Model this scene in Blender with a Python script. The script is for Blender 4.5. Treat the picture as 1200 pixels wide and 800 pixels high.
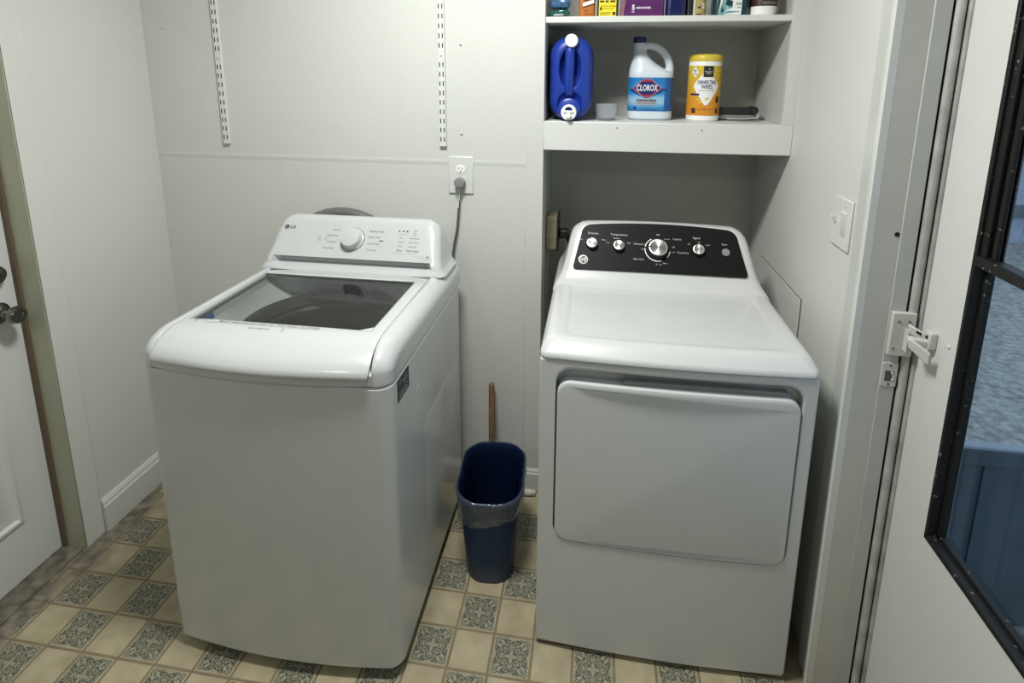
import bpy, bmesh, math, random
from mathutils import Matrix, Vector
random.seed(7)
for o in list(bpy.data.objects): bpy.data.objects.remove(o)
SC = bpy.context.scene
COL = SC.collection

# ---------------------------------------------------------------- camera
cd = bpy.data.cameras.new('camera'); cam = bpy.data.objects.new('camera', cd); COL.objects.link(cam)
cd.sensor_fit = 'HORIZONTAL'; cd.sensor_width = 36.0; cd.lens = 36.0*647.33/1200.0
cd.shift_x = -2.753/1200.0; cd.shift_y = (216.926-400.0)/1200.0
cd.clip_start = 0.05; cd.clip_end = 200
_pi, _ya, _ro = 0.1987, -0.1478, -0.0050
cp, sp, cy, sy = math.cos(_pi), math.sin(_pi), math.cos(_ya), math.sin(_ya)
fw = Vector((sy*cp, cy*cp, -sp)); rt = Vector((cy, -sy, 0)); dn = fw.cross(rt)
cr, sr = math.cos(_ro), math.sin(_ro)
rt, dn = cr*rt+sr*dn, -sr*rt+cr*dn
R3 = Matrix((rt, -dn, -fw)).transposed()
cam.matrix_world = Matrix.Translation((0, 0, 1.6176)) @ R3.to_4x4()
SC.camera = cam

# ---------------------------------------------------------------- world, lights, exposure
W = bpy.data.worlds.new('overcast_sky'); SC.world = W; W.use_nodes = True
bg = W.node_tree.nodes['Background']
bg.inputs[0].default_value = (0.50, 0.63, 0.80, 1); bg.inputs[1].default_value = 1.05
def area(name, loc, rot, sx, sy_, power, color):
    l = bpy.data.lights.new(name, 'AREA'); l.shape = 'RECTANGLE'; l.size = sx; l.size_y = sy_
    l.energy = power; l.color = color
    o = bpy.data.objects.new(name, l); COL.objects.link(o); o.location = loc; o.rotation_euler = rot
    return o
area('ceiling_lamp_light', (-0.40, 1.02, 2.475), (0, 0, 0), 0.40, 0.20, 24, (0.985, 1.0, 0.965))
area('rear_lamp_light', (-1.05, -0.90, 2.475), (0, 0, 0), 0.40, 0.20, 6, (0.985, 1.0, 0.965))
SC.view_settings.view_transform = 'Standard'; SC.view_settings.look = 'None'
SC.view_settings.gamma = 1.0; SC.view_settings.use_curve_mapping = False
SC.view_settings.exposure = 0.55

# ---------------------------------------------------------------- materials
def nt(m): return m.node_tree.nodes, m.node_tree.links
def mat(name, col, rough=0.5, metal=0.0, bump=0.0, bscale=200.0, var=0.0, vscale=6.0, spec=0.5, coat=0.0):
    m = bpy.data.materials.new(name); m.use_nodes = True
    N, L = nt(m); b = N['Principled BSDF']
    b.inputs['Base Color'].default_value = (*col, 1); b.inputs['Roughness'].default_value = rough
    b.inputs['Metallic'].default_value = metal; b.inputs['Specular IOR Level'].default_value = spec
    b.inputs['Coat Weight'].default_value = coat; b.inputs['Coat Roughness'].default_value = 0.035
    g = N.new('ShaderNodeNewGeometry')
    if bump:
        n = N.new('ShaderNodeTexNoise'); n.inputs['Scale'].default_value = bscale; n.inputs['Detail'].default_value = 3
        L.new(g.outputs['Position'], n.inputs['Vector'])
        bp = N.new('ShaderNodeBump'); bp.inputs['Strength'].default_value = bump; bp.inputs['Distance'].default_value = 0.002
        L.new(n.outputs[0], bp.inputs['Height']); L.new(bp.outputs[0], b.inputs['Normal'])
    if var:
        n = N.new('ShaderNodeTexNoise'); n.inputs['Scale'].default_value = vscale; n.inputs['Detail'].default_value = 4
        L.new(g.outputs['Position'], n.inputs['Vector'])
        r = N.new('ShaderNodeValToRGB')
        r.color_ramp.elements[0].position = 0.3; r.color_ramp.elements[1].position = 0.7
        r.color_ramp.elements[0].color = tuple(c*(1-var) for c in col)+(1,)
        r.color_ramp.elements[1].color = tuple(min(1, c*(1+var)) for c in col)+(1,)
        L.new(n.outputs[0], r.inputs[0]); L.new(r.outputs[0], b.inputs['Base Color'])
    return m
def glass(name, tint, refl=1.0, ior=1.5, rough=0.0, body=0.0, bodycol=(1, 1, 1), wrinkle=0.0):
    """thin pane: tinted see-through plus Fresnel gloss"""
    m = bpy.data.materials.new(name); m.use_nodes = True; N, L = nt(m)
    N.remove(N['Principled BSDF']); out = N['Material Output']
    t = N.new('ShaderNodeBsdfTransparent'); t.inputs[0].default_value = (*tint, 1)
    base = t
    if body:
        d = N.new('ShaderNodeBsdfPrincipled'); d.inputs['Base Color'].default_value = (*bodycol, 1); d.inputs['Roughness'].default_value = .25
        mx0 = N.new('ShaderNodeMixShader'); mx0.inputs[0].default_value = body
        L.new(t.outputs[0], mx0.inputs[1]); L.new(d.outputs[0], mx0.inputs[2]); base = mx0
    gl = N.new('ShaderNodeBsdfGlossy'); gl.inputs['Roughness'].default_value = rough
    gl.inputs[0].default_value = (refl, refl, refl, 1)
    f = N.new('ShaderNodeFresnel'); f.inputs[0].default_value = ior
    if wrinkle:
        gw = N.new('ShaderNodeNewGeometry'); w = N.new('ShaderNodeTexNoise'); w.inputs['Scale'].default_value = 20; w.inputs['Detail'].default_value = 3; w.inputs['Distortion'].default_value = 1.5
        L.new(gw.outputs['Position'], w.inputs['Vector'])
        bw = N.new('ShaderNodeBump'); bw.inputs['Strength'].default_value = wrinkle; bw.inputs['Distance'].default_value = 0.02
        L.new(w.outputs[0], bw.inputs['Height']); L.new(bw.outputs[0], gl.inputs['Normal']); L.new(bw.outputs[0], f.inputs['Normal'])
    mx = N.new('ShaderNodeMixShader'); ge = N.new('ShaderNodeNewGeometry')
    fb = N.new('ShaderNodeMath'); fb.operation = 'MULTIPLY_ADD'; fb.inputs[1].default_value = -1.0; fb.inputs[2].default_value = 1.0
    L.new(ge.outputs['Backfacing'], fb.inputs[0])
    fm = N.new('ShaderNodeMath'); fm.operation = 'MULTIPLY'; L.new(f.outputs[0], fm.inputs[0]); L.new(fb.outputs[0], fm.inputs[1])
    L.new(fm.outputs[0], mx.inputs[0])      # gloss on the outer face only, the pane is thin
    L.new(base.outputs[0], mx.inputs[1]); L.new(gl.outputs[0], mx.inputs[2]); L.new(mx.outputs[0], out.inputs[0])
    return m
def grad(name, stops, rough=0.35, axis=2):
    m = mat(name, (1, 1, 1), rough); N, L = nt(m)
    tc = N.new('ShaderNodeTexCoord'); s = N.new('ShaderNodeSeparateXYZ'); r = N.new('ShaderNodeValToRGB')
    L.new(tc.outputs['Generated'], s.inputs[0]); L.new(s.outputs[axis], r.inputs[0])
    e = r.color_ramp.elements
    while len(e) < len(stops): e.new(0.5)
    for i, (p, c) in enumerate(stops): e[i].position = p; e[i].color = (*c, 1)
    L.new(r.outputs[0], N['Principled BSDF'].inputs['Base Color'])
    return m
M = {}
M['wall'] = mat('wall_paint', (0.60, 0.61, 0.57), 0.55, bump=0.35, bscale=160, var=0.015, vscale=3)
M['wall_patch'] = mat('wall_patch_paint', (0.61, 0.62, 0.59), 0.5, bump=0.25, bscale=120)
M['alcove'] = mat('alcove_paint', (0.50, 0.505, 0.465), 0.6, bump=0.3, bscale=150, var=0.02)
M['trim'] = mat('gloss_trim_paint', (0.62, 0.63, 0.595), 0.32, bump=0.08, bscale=60)
M['ceiling'] = mat('ceiling_paint', (0.70, 0.70, 0.68), 0.7)
M['jamb'] = mat('jamb_paint', (0.52, 0.51, 0.475), 0.4, bump=0.1, bscale=60, var=0.03, vscale=10)
M['jamb_strip'] = mat('jamb_strip_paint', (0.47, 0.485, 0.47), 0.35, bump=0.12, bscale=50, var=0.04, vscale=12)
M['olive'] = mat('olive_jamb_paint', (0.40, 0.40, 0.305), 0.45, bump=0.1, bscale=60, var=0.05, vscale=8)
M['brown_stop'] = mat('brown_weatherstrip', (0.12, 0.085, 0.055), 0.7)
M['door'] = mat('door_paint', (0.62, 0.63, 0.605), 0.35, bump=0.08, bscale=50, var=0.015)
M['shelf'] = mat('shelf_paint', (0.66, 0.67, 0.645), 0.45, bump=0.15, bscale=90)
M['white'] = mat('white_appliance_plastic', (0.53, 0.54, 0.54), 0.28, coat=0.8)
M['enamel'] = mat('white_appliance_enamel', (0.565, 0.575, 0.565), 0.30, bump=0.05, bscale=900, coat=0.35)
M['offwhite'] = mat('white_tub_plastic', (0.62, 0.64, 0.62), 0.4)
M['black_panel'] = mat('black_console_film', (0.006, 0.0065, 0.0065), 0.45, spec=0.15)
M['black'] = mat('black_plastic', (0.012, 0.012, 0.013), 0.45)
M['black_gap'] = mat('black_rubber_gap', (0.008, 0.008, 0.008), 0.9)
M['dark_frame'] = mat('black_window_frame', (0.011, 0.011, 0.011), 0.5, bump=0.3, bscale=60, spec=0.25)
M['grey_plastic'] = mat('grey_plastic', (0.22, 0.225, 0.22), 0.5)
M['grey_dark'] = mat('dark_grey_plastic', (0.08, 0.082, 0.08), 0.5)
M['drum'] = mat('grey_tub_steel', (0.07, 0.072, 0.07), 0.6)
M['ring'] = mat('grey_balance_ring', (0.04, 0.042, 0.04), 0.38)
M['print'] = mat('grey_print', (0.13, 0.13, 0.13), 0.5)
M['print_l'] = mat('pale_grey_print', (0.36, 0.36, 0.36), 0.5)
M['print_d'] = mat('dark_print', (0.02, 0.02, 0.025), 0.5)
M['print_w'] = mat('white_print', (0.82, 0.82, 0.82), 0.5)
M['print_c'] = mat('console_print', (0.42, 0.43, 0.43), 0.5)
M['chrome'] = mat('brushed_chrome', (0.62, 0.62, 0.61), 0.24, metal=1.0)
M['nickel'] = mat('dark_nickel', (0.20, 0.195, 0.18), 0.25, metal=1.0)
M['steel'] = mat('painted_steel', (0.60, 0.60, 0.57), 0.35, metal=0.15)
M['alu'] = mat('worn_weatherstrip_metal', (0.42, 0.425, 0.405), 0.35, metal=0.15, bump=0.2, bscale=40, var=0.25, vscale=14)
M['plate'] = mat('white_wall_plate', (0.64, 0.65, 0.62), 0.3)
M['standard'] = mat('white_shelf_standard', (0.66, 0.67, 0.65), 0.35)
M['cord'] = mat('grey_cord', (0.09, 0.095, 0.095), 0.55)
M['blue_bin'] = mat('blue_bin_plastic', (0.006, 0.028, 0.078), 0.42, spec=0.3)
M['liner'] = glass('clear_liner_film', (0.62, 0.68, 0.76), 1.0, 1.7, 0.10, body=0.16, bodycol=(0.16, 0.20, 0.26), wrinkle=0.45)
M['liner_in'] = glass('clear_liner_film_inner', (0.42, 0.48, 0.62), 1.0, 2.2, 0.05, body=0.10, bodycol=(0.03, 0.05, 0.12), wrinkle=1.0)
M['wood'] = mat('brown_wood', (0.16, 0.085, 0.045), 0.5, var=0.2, vscale=40)
M['blue_jug'] = mat('blue_jug_plastic', (0.010, 0.038, 0.30), 0.36)
M['cap_white'] = mat('white_cap_plastic', (0.85, 0.85, 0.84), 0.35)
M['navy'] = mat('navy_plastic', (0.006, 0.010, 0.085), 0.35)
M['bleach'] = mat('translucent_white_plastic', (0.62, 0.68, 0.74), 0.35)
M['bleach_label'] = grad('blue_bleach_label', [(0.0, (0.02, 0.14, 0.38)), (0.12, (0.04, 0.25, 0.52)), (0.25, (0.30, 0.48, 0.64)), (0.40, (0.25, 0.47, 0.68)), (0.52, (0.02, 0.24, 0.58)), (1.0, (0.015, 0.17, 0.48))])
M['bleach_side'] = mat('dark_blue_label_side', (0.01, 0.10, 0.32), 0.35, var=0.2, vscale=60)
M['logo_red'] = mat('logo_red', (0.34, 0.03, 0.06), 0.4)
M['logo_navy'] = mat('logo_navy', (0.012, 0.02, 0.14), 0.4)
M['wipes_label'] = grad('yellow_orange_label', [(0.0, (0.62, 0.24, 0.02)), (0.35, (0.66, 0.29, 0.02)), (0.65, (0.65, 0.40, 0.03)), (1.0, (0.62, 0.47, 0.05))])
M['yellow'] = mat('yellow_lid_plastic', (0.66, 0.50, 0.05), 0.4)
M['ylabel'] = mat('bright_yellow_label', (0.80, 0.66, 0.02), 0.4)
M['orange'] = mat('orange_bottle', (0.42, 0.13, 0.015), 0.35, var=0.1, vscale=40)
M['brown'] = mat('dark_brown_label', (0.045, 0.018, 0.012), 0.4, var=0.4, vscale=60)
M['purple'] = mat('purple_pouch_film', (0.105, 0.022, 0.125), 0.35, var=0.12, vscale=20)
M['mauve'] = mat('mauve_highlight', (0.22, 0.10, 0.12), 0.3, var=0.3, vscale=40)
M['tan'] = mat('gold_can_label', (0.42, 0.33, 0.12), 0.4, var=0.15, vscale=60)
M['teal'] = mat('dark_teal_bottle', (0.004, 0.035, 0.05), 0.3)
M['teal_l'] = mat('pale_teal_print', (0.16, 0.36, 0.37), 0.4)
M['cup'] = glass('clear_cup_plastic', (0.95, 0.96, 0.97), 0.8, 1.45, 0.08, body=0.14, bodycol=(0.75, 0.78, 0.82))
M['bag_blue'] = mat('blue_packet', (0.05, 0.13, 0.28), 0.2, var=0.45, vscale=70, coat=0.8)
M['bag_green'] = mat('green_packet', (0.012, 0.085, 0.07), 0.2, var=0.4, vscale=80, coat=0.8)
M['bag_film'] = glass('clear_packet_film', (0.75, 0.80, 0.82), 0.9, 1.5, 0.1, body=0.06, bodycol=(0.4, 0.5, 0.6))
M['cardboard'] = mat('stained_tan_box', (0.30, 0.26, 0.18), 0.7, var=0.18, vscale=40)
M['blue_patch'] = mat('blue_patch', (0.04, 0.13, 0.38), 0.4)
M['lid_glass'] = glass('tinted_lid_glass', (0.80, 0.815, 0.81), 0.8, 1.5)
M['door_glass'] = glass('door_glass', (0.88, 0.92, 0.94), 0.6, 1.45)
M['baseboard'] = mat('baseboard_paint', (0.60, 0.605, 0.57), 0.3)
M['hose'] = mat('grey_hose_plastic', (0.12, 0.122, 0.118), 0.5)
M['pipe'] = mat('pale_pipe', (0.52, 0.48, 0.42), 0.6, var=0.25, vscale=60)
M['ground'] = mat('leaf_littered_ground', (0.27, 0.275, 0.25), 0.9, bump=1.0, bscale=40, var=0.45, vscale=22)
M['fence'] = mat('blue_grey_fence_paint', (0.36, 0.41, 0.49), 0.8, var=0.15, vscale=8)
M['fence_rail'] = mat('dark_fence_rail', (0.13, 0.155, 0.17), 0.8)
M['knee'] = mat('dark_porch_paint', (0.045, 0.065, 0.085), 0.6, var=0.2, vscale=5)
M['knee_cap'] = mat('porch_cap_paint', (0.27, 0.31, 0.35), 0.6)

def chipped(m, col, amount):
    # paint worn through in small flecks
    N, L = nt(m); b = N['Principled BSDF']; g = N.new('ShaderNodeNewGeometry')
    n = N.new('ShaderNodeTexNoise'); n.inputs['Scale'].default_value = 55; n.inputs['Detail'].default_value = 5; n.inputs['Roughness'].default_value = 0.65
    L.new(g.outputs['Position'], n.inputs['Vector'])
    r = N.new('ShaderNodeValToRGB'); e = r.color_ramp.elements; c = b.inputs['Base Color'].default_value[:]
    e[0].position = amount; e[0].color = c; e[1].position = amount+0.03; e[1].color = (*col, 1)
    L.new(n.outputs[0], r.inputs[0]); L.new(r.outputs[0], b.inputs['Base Color'])
chipped(M['dark_frame'], (0.20, 0.20, 0.19), 0.645)
def wear_mix(m, wear_col, edge, width):
    """walked-off strip of the sheet floor along the left-hand door: a stain of its own shape, fixed to the floor"""
    N, L = nt(m); b = N['Principled BSDF']
    src = b.inputs['Base Color'].links[0].from_socket
    g = N.new('ShaderNodeNewGeometry'); s = N.new('ShaderNodeSeparateXYZ'); L.new(g.outputs['Position'], s.inputs[0])
    n = N.new('ShaderNodeTexNoise'); n.inputs['Scale'].default_value = 9; n.inputs['Detail'].default_value = 6
    L.new(g.outputs['Position'], n.inputs['Vector'])
    a = N.new('ShaderNodeMath'); a.operation = 'MULTIPLY_ADD'; a.inputs[1].default_value = 0.22; a.inputs[2].default_value = -0.11
    L.new(n.outputs[0], a.inputs[0])
    ad = N.new('ShaderNodeMath'); ad.operation = 'ADD'; L.new(s.outputs[0], ad.inputs[0]); L.new(a.outputs[0], ad.inputs[1])
    mr = N.new('ShaderNodeMapRange'); mr.inputs['From Min'].default_value = edge+width; mr.inputs['From Max'].default_value = edge-width
    L.new(ad.outputs[0], mr.inputs['Value'])
    mx = N.new('ShaderNodeMix'); mx.data_type = 'RGBA'
    n2 = N.new('ShaderNodeTexNoise'); n2.inputs['Scale'].default_value = 26; n2.inputs['Detail'].default_value = 4
    L.new(g.outputs['Position'], n2.inputs['Vector'])
    cr_ = N.new('ShaderNodeValToRGB'); e = cr_.color_ramp.elements
    e[0].position = 0.35; e[0].color = tuple(c*0.55 for c in wear_col)+(1,)
    e[1].position = 0.72; e[1].color = tuple(min(1, c*1.5) for c in wear_col)+(1,)
    L.new(n2.outputs[0], cr_.inputs[0])
    L.new(mr.outputs[0], mx.inputs[0]); L.new(src, mx.inputs[6]); L.new(cr_.outputs[0], mx.inputs[7])
    L.new(mx.outputs[2], b.inputs['Base Color'])
def tile_mat(name, ornate):
    m = mat(name, (0.46, 0.41, 0.28), 0.38, bump=0.05, bscale=200); N, L = nt(m); b = N['Principled BSDF']
    g = N.new('ShaderNodeNewGeometry')
    n = N.new('ShaderNodeTexNoise'); n.inputs['Scale'].default_value = 14; n.inputs['Detail'].default_value = 6
    L.new(g.outputs['Position'], n.inputs['Vector'])
    r = N.new('ShaderNodeValToRGB'); e = r.color_ramp.elements
    e[0].position = 0.3; e[0].color = (0.33, 0.285, 0.175, 1); e[1].position = 0.7; e[1].color = (0.45, 0.395, 0.26, 1)
    L.new(n.outputs[0], r.inputs[0]); col = r.outputs[0]
    if ornate:
        tc = N.new('ShaderNodeTexCoord'); s = N.new('ShaderNodeSeparateXYZ'); L.new(tc.outputs['Generated'], s.inputs[0])
        def mth(op, a, bb=None):
            q = N.new('ShaderNodeMath'); q.operation = op
            for i, v in enumerate((a, bb)):
                if v is None: continue
                if isinstance(v, (int, float)): q.inputs[i].default_value = v
                else: L.new(v, q.inputs[i])
            return q.outputs[0]
        ax = mth('ABSOLUTE', mth('SUBTRACT', s.outputs[0], 0.5)); ay = mth('ABSOLUTE', mth('SUBTRACT', s.outputs[1], 0.5))
        hi = mth('MAXIMUM', ax, ay); lo = mth('MINIMUM', ax, ay)
        c = N.new('ShaderNodeCombineXYZ'); L.new(hi, c.inputs[0]); L.new(lo, c.inputs[1])
        v = N.new('ShaderNodeTexNoise'); v.inputs['Scale'].default_value = 9; v.inputs['Detail'].default_value = 1.5; v.inputs['Distortion'].default_value = 1.2
        L.new(c.outputs[0], v.inputs['Vector'])
        v2 = N.new('ShaderNodeTexVoronoi'); v2.feature = 'F1'; v2.inputs['Scale'].default_value = 10
        L.new(c.outputs[0], v2.inputs['Vector'])
        rings = mth('SINE', mth('MULTIPLY', mth('ADD', v.outputs[0], mth('MULTIPLY', v2.outputs[0], 0.9)), 15.0))
        k = mth('MULTIPLY', mth('ADD', rings, 1.0), 0.5)
        rr = N.new('ShaderNodeValToRGB'); e = rr.color_ramp.elements
        e[0].position = 0.30; e[0].color = (0.045, 0.055, 0.048, 1); e[1].position = 0.72; e[1].color = (0.34, 0.315, 0.225, 1)
        L.new(k, rr.inputs[0])
        inside = mth('LESS_THAN', hi, 0.462)
        mx = N.new('ShaderNodeMix'); mx.data_type = 'RGBA'
        L.new(inside, mx.inputs[0]); L.new(col, mx.inputs[6]); L.new(rr.outputs[0], mx.inputs[7]); col = mx.outputs[2]
    L.new(col, b.inputs['Base Color'])
    wear_mix(m, (0.19, 0.165, 0.125), -1.625, 0.035)
    return m
M['tile_plain'] = tile_mat('cream_vinyl_tile', False)
M['tile_ornate'] = tile_mat('patterned_vinyl_tile', True)
M['grout'] = mat('brown_vinyl_joint', (0.205, 0.165, 0.105), 0.5, var=0.12, vscale=20)
wear_mix(M['grout'], (0.15, 0.13, 0.10), -1.64, 0.05)

# ---------------------------------------------------------------- geometry helpers
def merge(*gs):
    V, F = [], []
    for v, f in gs:
        k = len(V); V += list(v); F += [tuple(i+k for i in q) for q in f]
    return V, F
def box(x0, x1, y0, y1, z0, z1):
    V = [(x, y, z) for z in (z0, z1) for y in (y0, y1) for x in (x0, x1)]
    return V, [(0, 2, 3, 1), (4, 5, 7, 6), (0, 1, 5, 4), (2, 6, 7, 3), (0, 4, 6, 2), (1, 3, 7, 5)]
def loft(loops, c0=True, c1=True):
    n = len(loops[0]); V = [p for l in loops for p in l]; F = []
    for k in range(len(loops)-1):
        for i in range(n):
            j = (i+1) % n; F.append((k*n+i, k*n+j, (k+1)*n+j, (k+1)*n+i))
    if c0: F.append(tuple(range(n))[::-1])
    if c1: F.append(tuple((len(loops)-1)*n+i for i in range(n)))
    return V, F
def rrect(cx, cy, hx, hy, r, seg=6, ed=8):
    r = min(r, hx*0.999, hy*0.999); P = []
    cs = [(cx+hx-r, cy-hy+r, -90), (cx+hx-r, cy+hy-r, 0), (cx-hx+r, cy+hy-r, 90), (cx-hx+r, cy-hy+r, 180)]
    for q, (x, y, a0) in enumerate(cs):
        arc = [(x+r*math.cos(math.radians(a0+90*i/seg)), y+r*math.sin(math.radians(a0+90*i/seg))) for i in range(seg+1)]
        P += arc
        nx, ny, na = cs[(q+1) % 4]
        b = (nx+r*math.cos(math.radians(na)), ny+r*math.sin(math.radians(na))); a = arc[-1]
        for i in range(1, ed): P.append((a[0]+(b[0]-a[0])*i/ed, a[1]+(b[1]-a[1])*i/ed))
    return P
def bowed(P, cx, hx, cy, bow):
    """push the front (low y) of a plan outline outward in a shallow curve"""
    return [(x, y-(bow*max(0, 1-((x-cx)/hx)**2) if y < cy else 0)) for x, y in P]
def circ(cx, cy, r, n=32, a0=0):
    return [(cx+r*math.cos(a0+2*math.pi*i/n), cy+r*math.sin(a0+2*math.pi*i/n)) for i in range(n)]
def at_z(P, z): return [(x, y, z) for x, y in P]
def at_y(P, y): return [(x, y, z) for x, z in P]          # outline in xz
def at_x(P, x): return [(x, y, z) for y, z in P]          # outline in yz
def lathe(prof, c, n=32, axis='z', cap0=True, cap1=True):
    loops = []
    for r, h in prof:
        l = []
        for i in range(n):
            a = 2*math.pi*i/n; u, v = r*math.cos(a), r*math.sin(a)
            l.append({'z': (c[0]+u, c[1]+v, c[2]+h), 'y': (c[0]+u, c[1]+h, c[2]+v), 'x': (c[0]+h, c[1]+u, c[2]+v)}[axis])
        loops.append(l)
    return loft(loops, cap0, cap1)
def frame_lathe(prof, c, nrm, n=32):
    w = Vector(nrm).normalized(); u = Vector((1, 0, 0)); u = (u-w*u.dot(w)).normalized(); v = w.cross(u); c = Vector(c)
    loops = []
    for r, h in prof:
        loops.append([tuple(c+w*h+u*(r*math.cos(2*math.pi*i/n))+v*(r*math.sin(2*math.pi*i/n))) for i in range(n)])
    return loft(loops)
def smooth_path(P, k=6):
    P = [Vector(p) for p in P]; out = []
    for i in range(len(P)-1):
        a, b, c, d = P[max(0, i-1)], P[i], P[i+1], P[min(len(P)-1, i+2)]
        for t in range(k):
            t /= k
            out.append(0.5*((2*b)+(c-a)*t+(2*a-5*b+4*c-d)*t*t+(3*b-a-3*c+d)*t**3))
    return out+[P[-1]]
def tube(P, r, n=10, flat=1.0):
    P = [Vector(p) for p in P]; loops = []; up = None
    for i, p in enumerate(P):
        t = (P[min(i+1, len(P)-1)]-P[max(i-1, 0)]).normalized()
        if up is None: up = Vector((0, 0, 1)) if abs(t.z) < 0.9 else Vector((1, 0, 0))
        a = (up-t*up.dot(t)).normalized(); b = t.cross(a); up = a
        ri = r[i] if isinstance(r, (list, tuple)) else r
        loops.append([tuple(p+a*(ri*math.cos(2*math.pi*k/n))+b*(ri*flat*math.sin(2*math.pi*k/n))) for k in range(n)])
    return loft(loops)
def grid(nu, nv, fn):
    V = [fn(i/nu, j/nv) for j in range(nv+1) for i in range(nu+1)]
    return V, [(j*(nu+1)+i, j*(nu+1)+i+1, (j+1)*(nu+1)+i+1, (j+1)*(nu+1)+i) for j in range(nv) for i in range(nu)]
def convex_patch(poly, fn, nv=10, nu=8):
    """fill a convex flat outline with a grid of quads and map (u,v) onto a surface with fn"""
    v0, v1 = min(p[1] for p in poly), max(p[1] for p in poly); rows = sorted(set([v0+(v1-v0)*j/nv for j in range(nv+1)]+[p[1] for p in poly]))
    def span(v):
        xs = []
        for i, a in enumerate(poly):
            b = poly[(i+1) % len(poly)]
            if min(a[1], b[1])-1e-9 <= v <= max(a[1], b[1])+1e-9:
                if abs(a[1]-b[1]) < 1e-9: xs += [a[0], b[0]]
                else: xs.append(a[0]+(b[0]-a[0])*(v-a[1])/(b[1]-a[1]))
        return min(xs), max(xs)
    V = []
    for v in rows:
        l, r = span(v); V += [fn(l+(r-l)*i/nu, v) for i in range(nu+1)]
    return V, [(j*(nu+1)+i, j*(nu+1)+i+1, (j+1)*(nu+1)+i+1, (j+1)*(nu+1)+i) for j in range(len(rows)-1) for i in range(nu)]
def text_geo(body, size, fn, align='CENTER', bold=0.0, sx=1.0, shear=0.0):
    c = bpy.data.curves.new('lettering', 'FONT'); c.body = body; c.size = size; c.align_x = align; c.align_y = 'CENTER'
    c.resolution_u = 2; c.offset = bold*size; c.shear = shear
    o = bpy.data.objects.new('lettering', c); COL.objects.link(o)
    dg = bpy.context.evaluated_depsgraph_get(); me = bpy.data.meshes.new_from_object(o.evaluated_get(dg))
    V = [fn(v.co.x*sx, v.co.y) for v in me.vertices]; F = [tuple(p.vertices) for p in me.polygons]
    bpy.data.objects.remove(o); bpy.data.curves.remove(c); bpy.data.meshes.remove(me)
    return V, F
def plane_map(P0, u, v, off=0.0008):
    P0, u, v = Vector(P0), Vector(u).normalized(), Vector(v).normalized(); n = u.cross(v)
    return lambda a, b, o=off: tuple(P0+u*a+v*b+n*o)

def make_mesh(name, geo, m, angle=38, recalc=True):
    V, F = geo; me = bpy.data.meshes.new(name); me.from_pydata([tuple(v) for v in V], [], F); me.validate()
    if recalc:
        bm = bmesh.new(); bm.from_mesh(me); bmesh.ops.recalc_face_normals(bm, faces=bm.faces); bm.to_mesh(me); bm.free()
    if angle:
        me.polygons.foreach_set('use_smooth', [True]*len(me.polygons)); me.set_sharp_from_angle(angle=math.radians(angle))
    for q in (m if isinstance(m, (list, tuple)) else [m]): me.materials.append(q)
    return me
def wloc(o):
    v = Vector((0, 0, 0))
    while o: v += o.location; o = o.parent
    return v
SMALL_PRINT = {'lettering', 'printed_marks', 'indicator_marks', 'dial_scale', 'print', 'fine_print', 'sparkles', 'dark_blocks', 'sticker_print', 'square_lettering', 'monogram'}
def part(name, geo, m, parent=None, bevel=0.0, seg=2, angle=38, label=None, kind=None, recalc=True, smoothmod=None):
    """a mesh object; geometry is given in room coordinates and stored relative to its thing's base"""
    off = wloc(parent)
    me = make_mesh(name, ([(v[0]-off.x, v[1]-off.y, v[2]-off.z) for v in geo[0]], geo[1]), m, angle, recalc)
    o = bpy.data.objects.new(name, me); COL.objects.link(o)
    if parent: o.parent = parent
    if bevel:
        b = o.modifiers.new('bevel', 'BEVEL'); b.width = bevel; b.segments = seg; b.limit_method = 'ANGLE'; b.angle_limit = math.radians(40)
    if label: o['label'] = label
    if kind is None and parent and name in SMALL_PRINT: kind = 'stuff'      # print too small to pick apart
    if kind: o['kind'] = kind
    return o
def thing(name, label, cat, loc, group=None):
    o = bpy.data.objects.new(name, None); COL.objects.link(o); o.location = loc; o.empty_display_size = 0.05
    o['label'] = label; o['category'] = cat
    if group: o['group'] = group
    return o
def tag(o, label, cat, group=None):
    o['label'] = label; o['category'] = cat
    if group: o['group'] = group
    return o
def struct(name, geo, m, parent=None, **k):
    o = part(name, geo, m, parent, **k)
    if not parent: o['kind'] = 'structure'
    return o
def fused(name, geos, m, parent, voxel=0.004, cut=(), smooth=6, cutsmooth=None):
    """several closed solids run together into one continuous skin (and hollows cut out of it)"""
    def tmp(g):
        o = bpy.data.objects.new('tmp', make_mesh('tmp', g, [], 0)); COL.objects.link(o); return o
    base = tmp(merge(*geos)); dg = None
    rm = base.modifiers.new('r', 'REMESH'); rm.mode = 'VOXEL'; rm.voxel_size = voxel
    cs = []
    for c in cut:
        q = tmp(c); b = base.modifiers.new('b', 'BOOLEAN'); b.operation = 'DIFFERENCE'; b.solver = 'EXACT'; b.object = q; cs.append(q)
    if cut:
        rm2 = base.modifiers.new('r2', 'REMESH'); rm2.mode = 'VOXEL'; rm2.voxel_size = voxel
    sm = base.modifiers.new('s', 'SMOOTH'); sm.factor = 0.5; sm.iterations = smooth
    bpy.context.view_layer.update(); dg = bpy.context.evaluated_depsgraph_get()
    me = bpy.data.meshes.new_from_object(base.evaluated_get(dg))
    V = [tuple(v.co) for v in me.vertices]; F = [tuple(p.vertices) for p in me.polygons]
    for q in cs+[base]: bpy.data.objects.remove(q)
    return part(name, (V, F), m, parent, angle=70)
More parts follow.
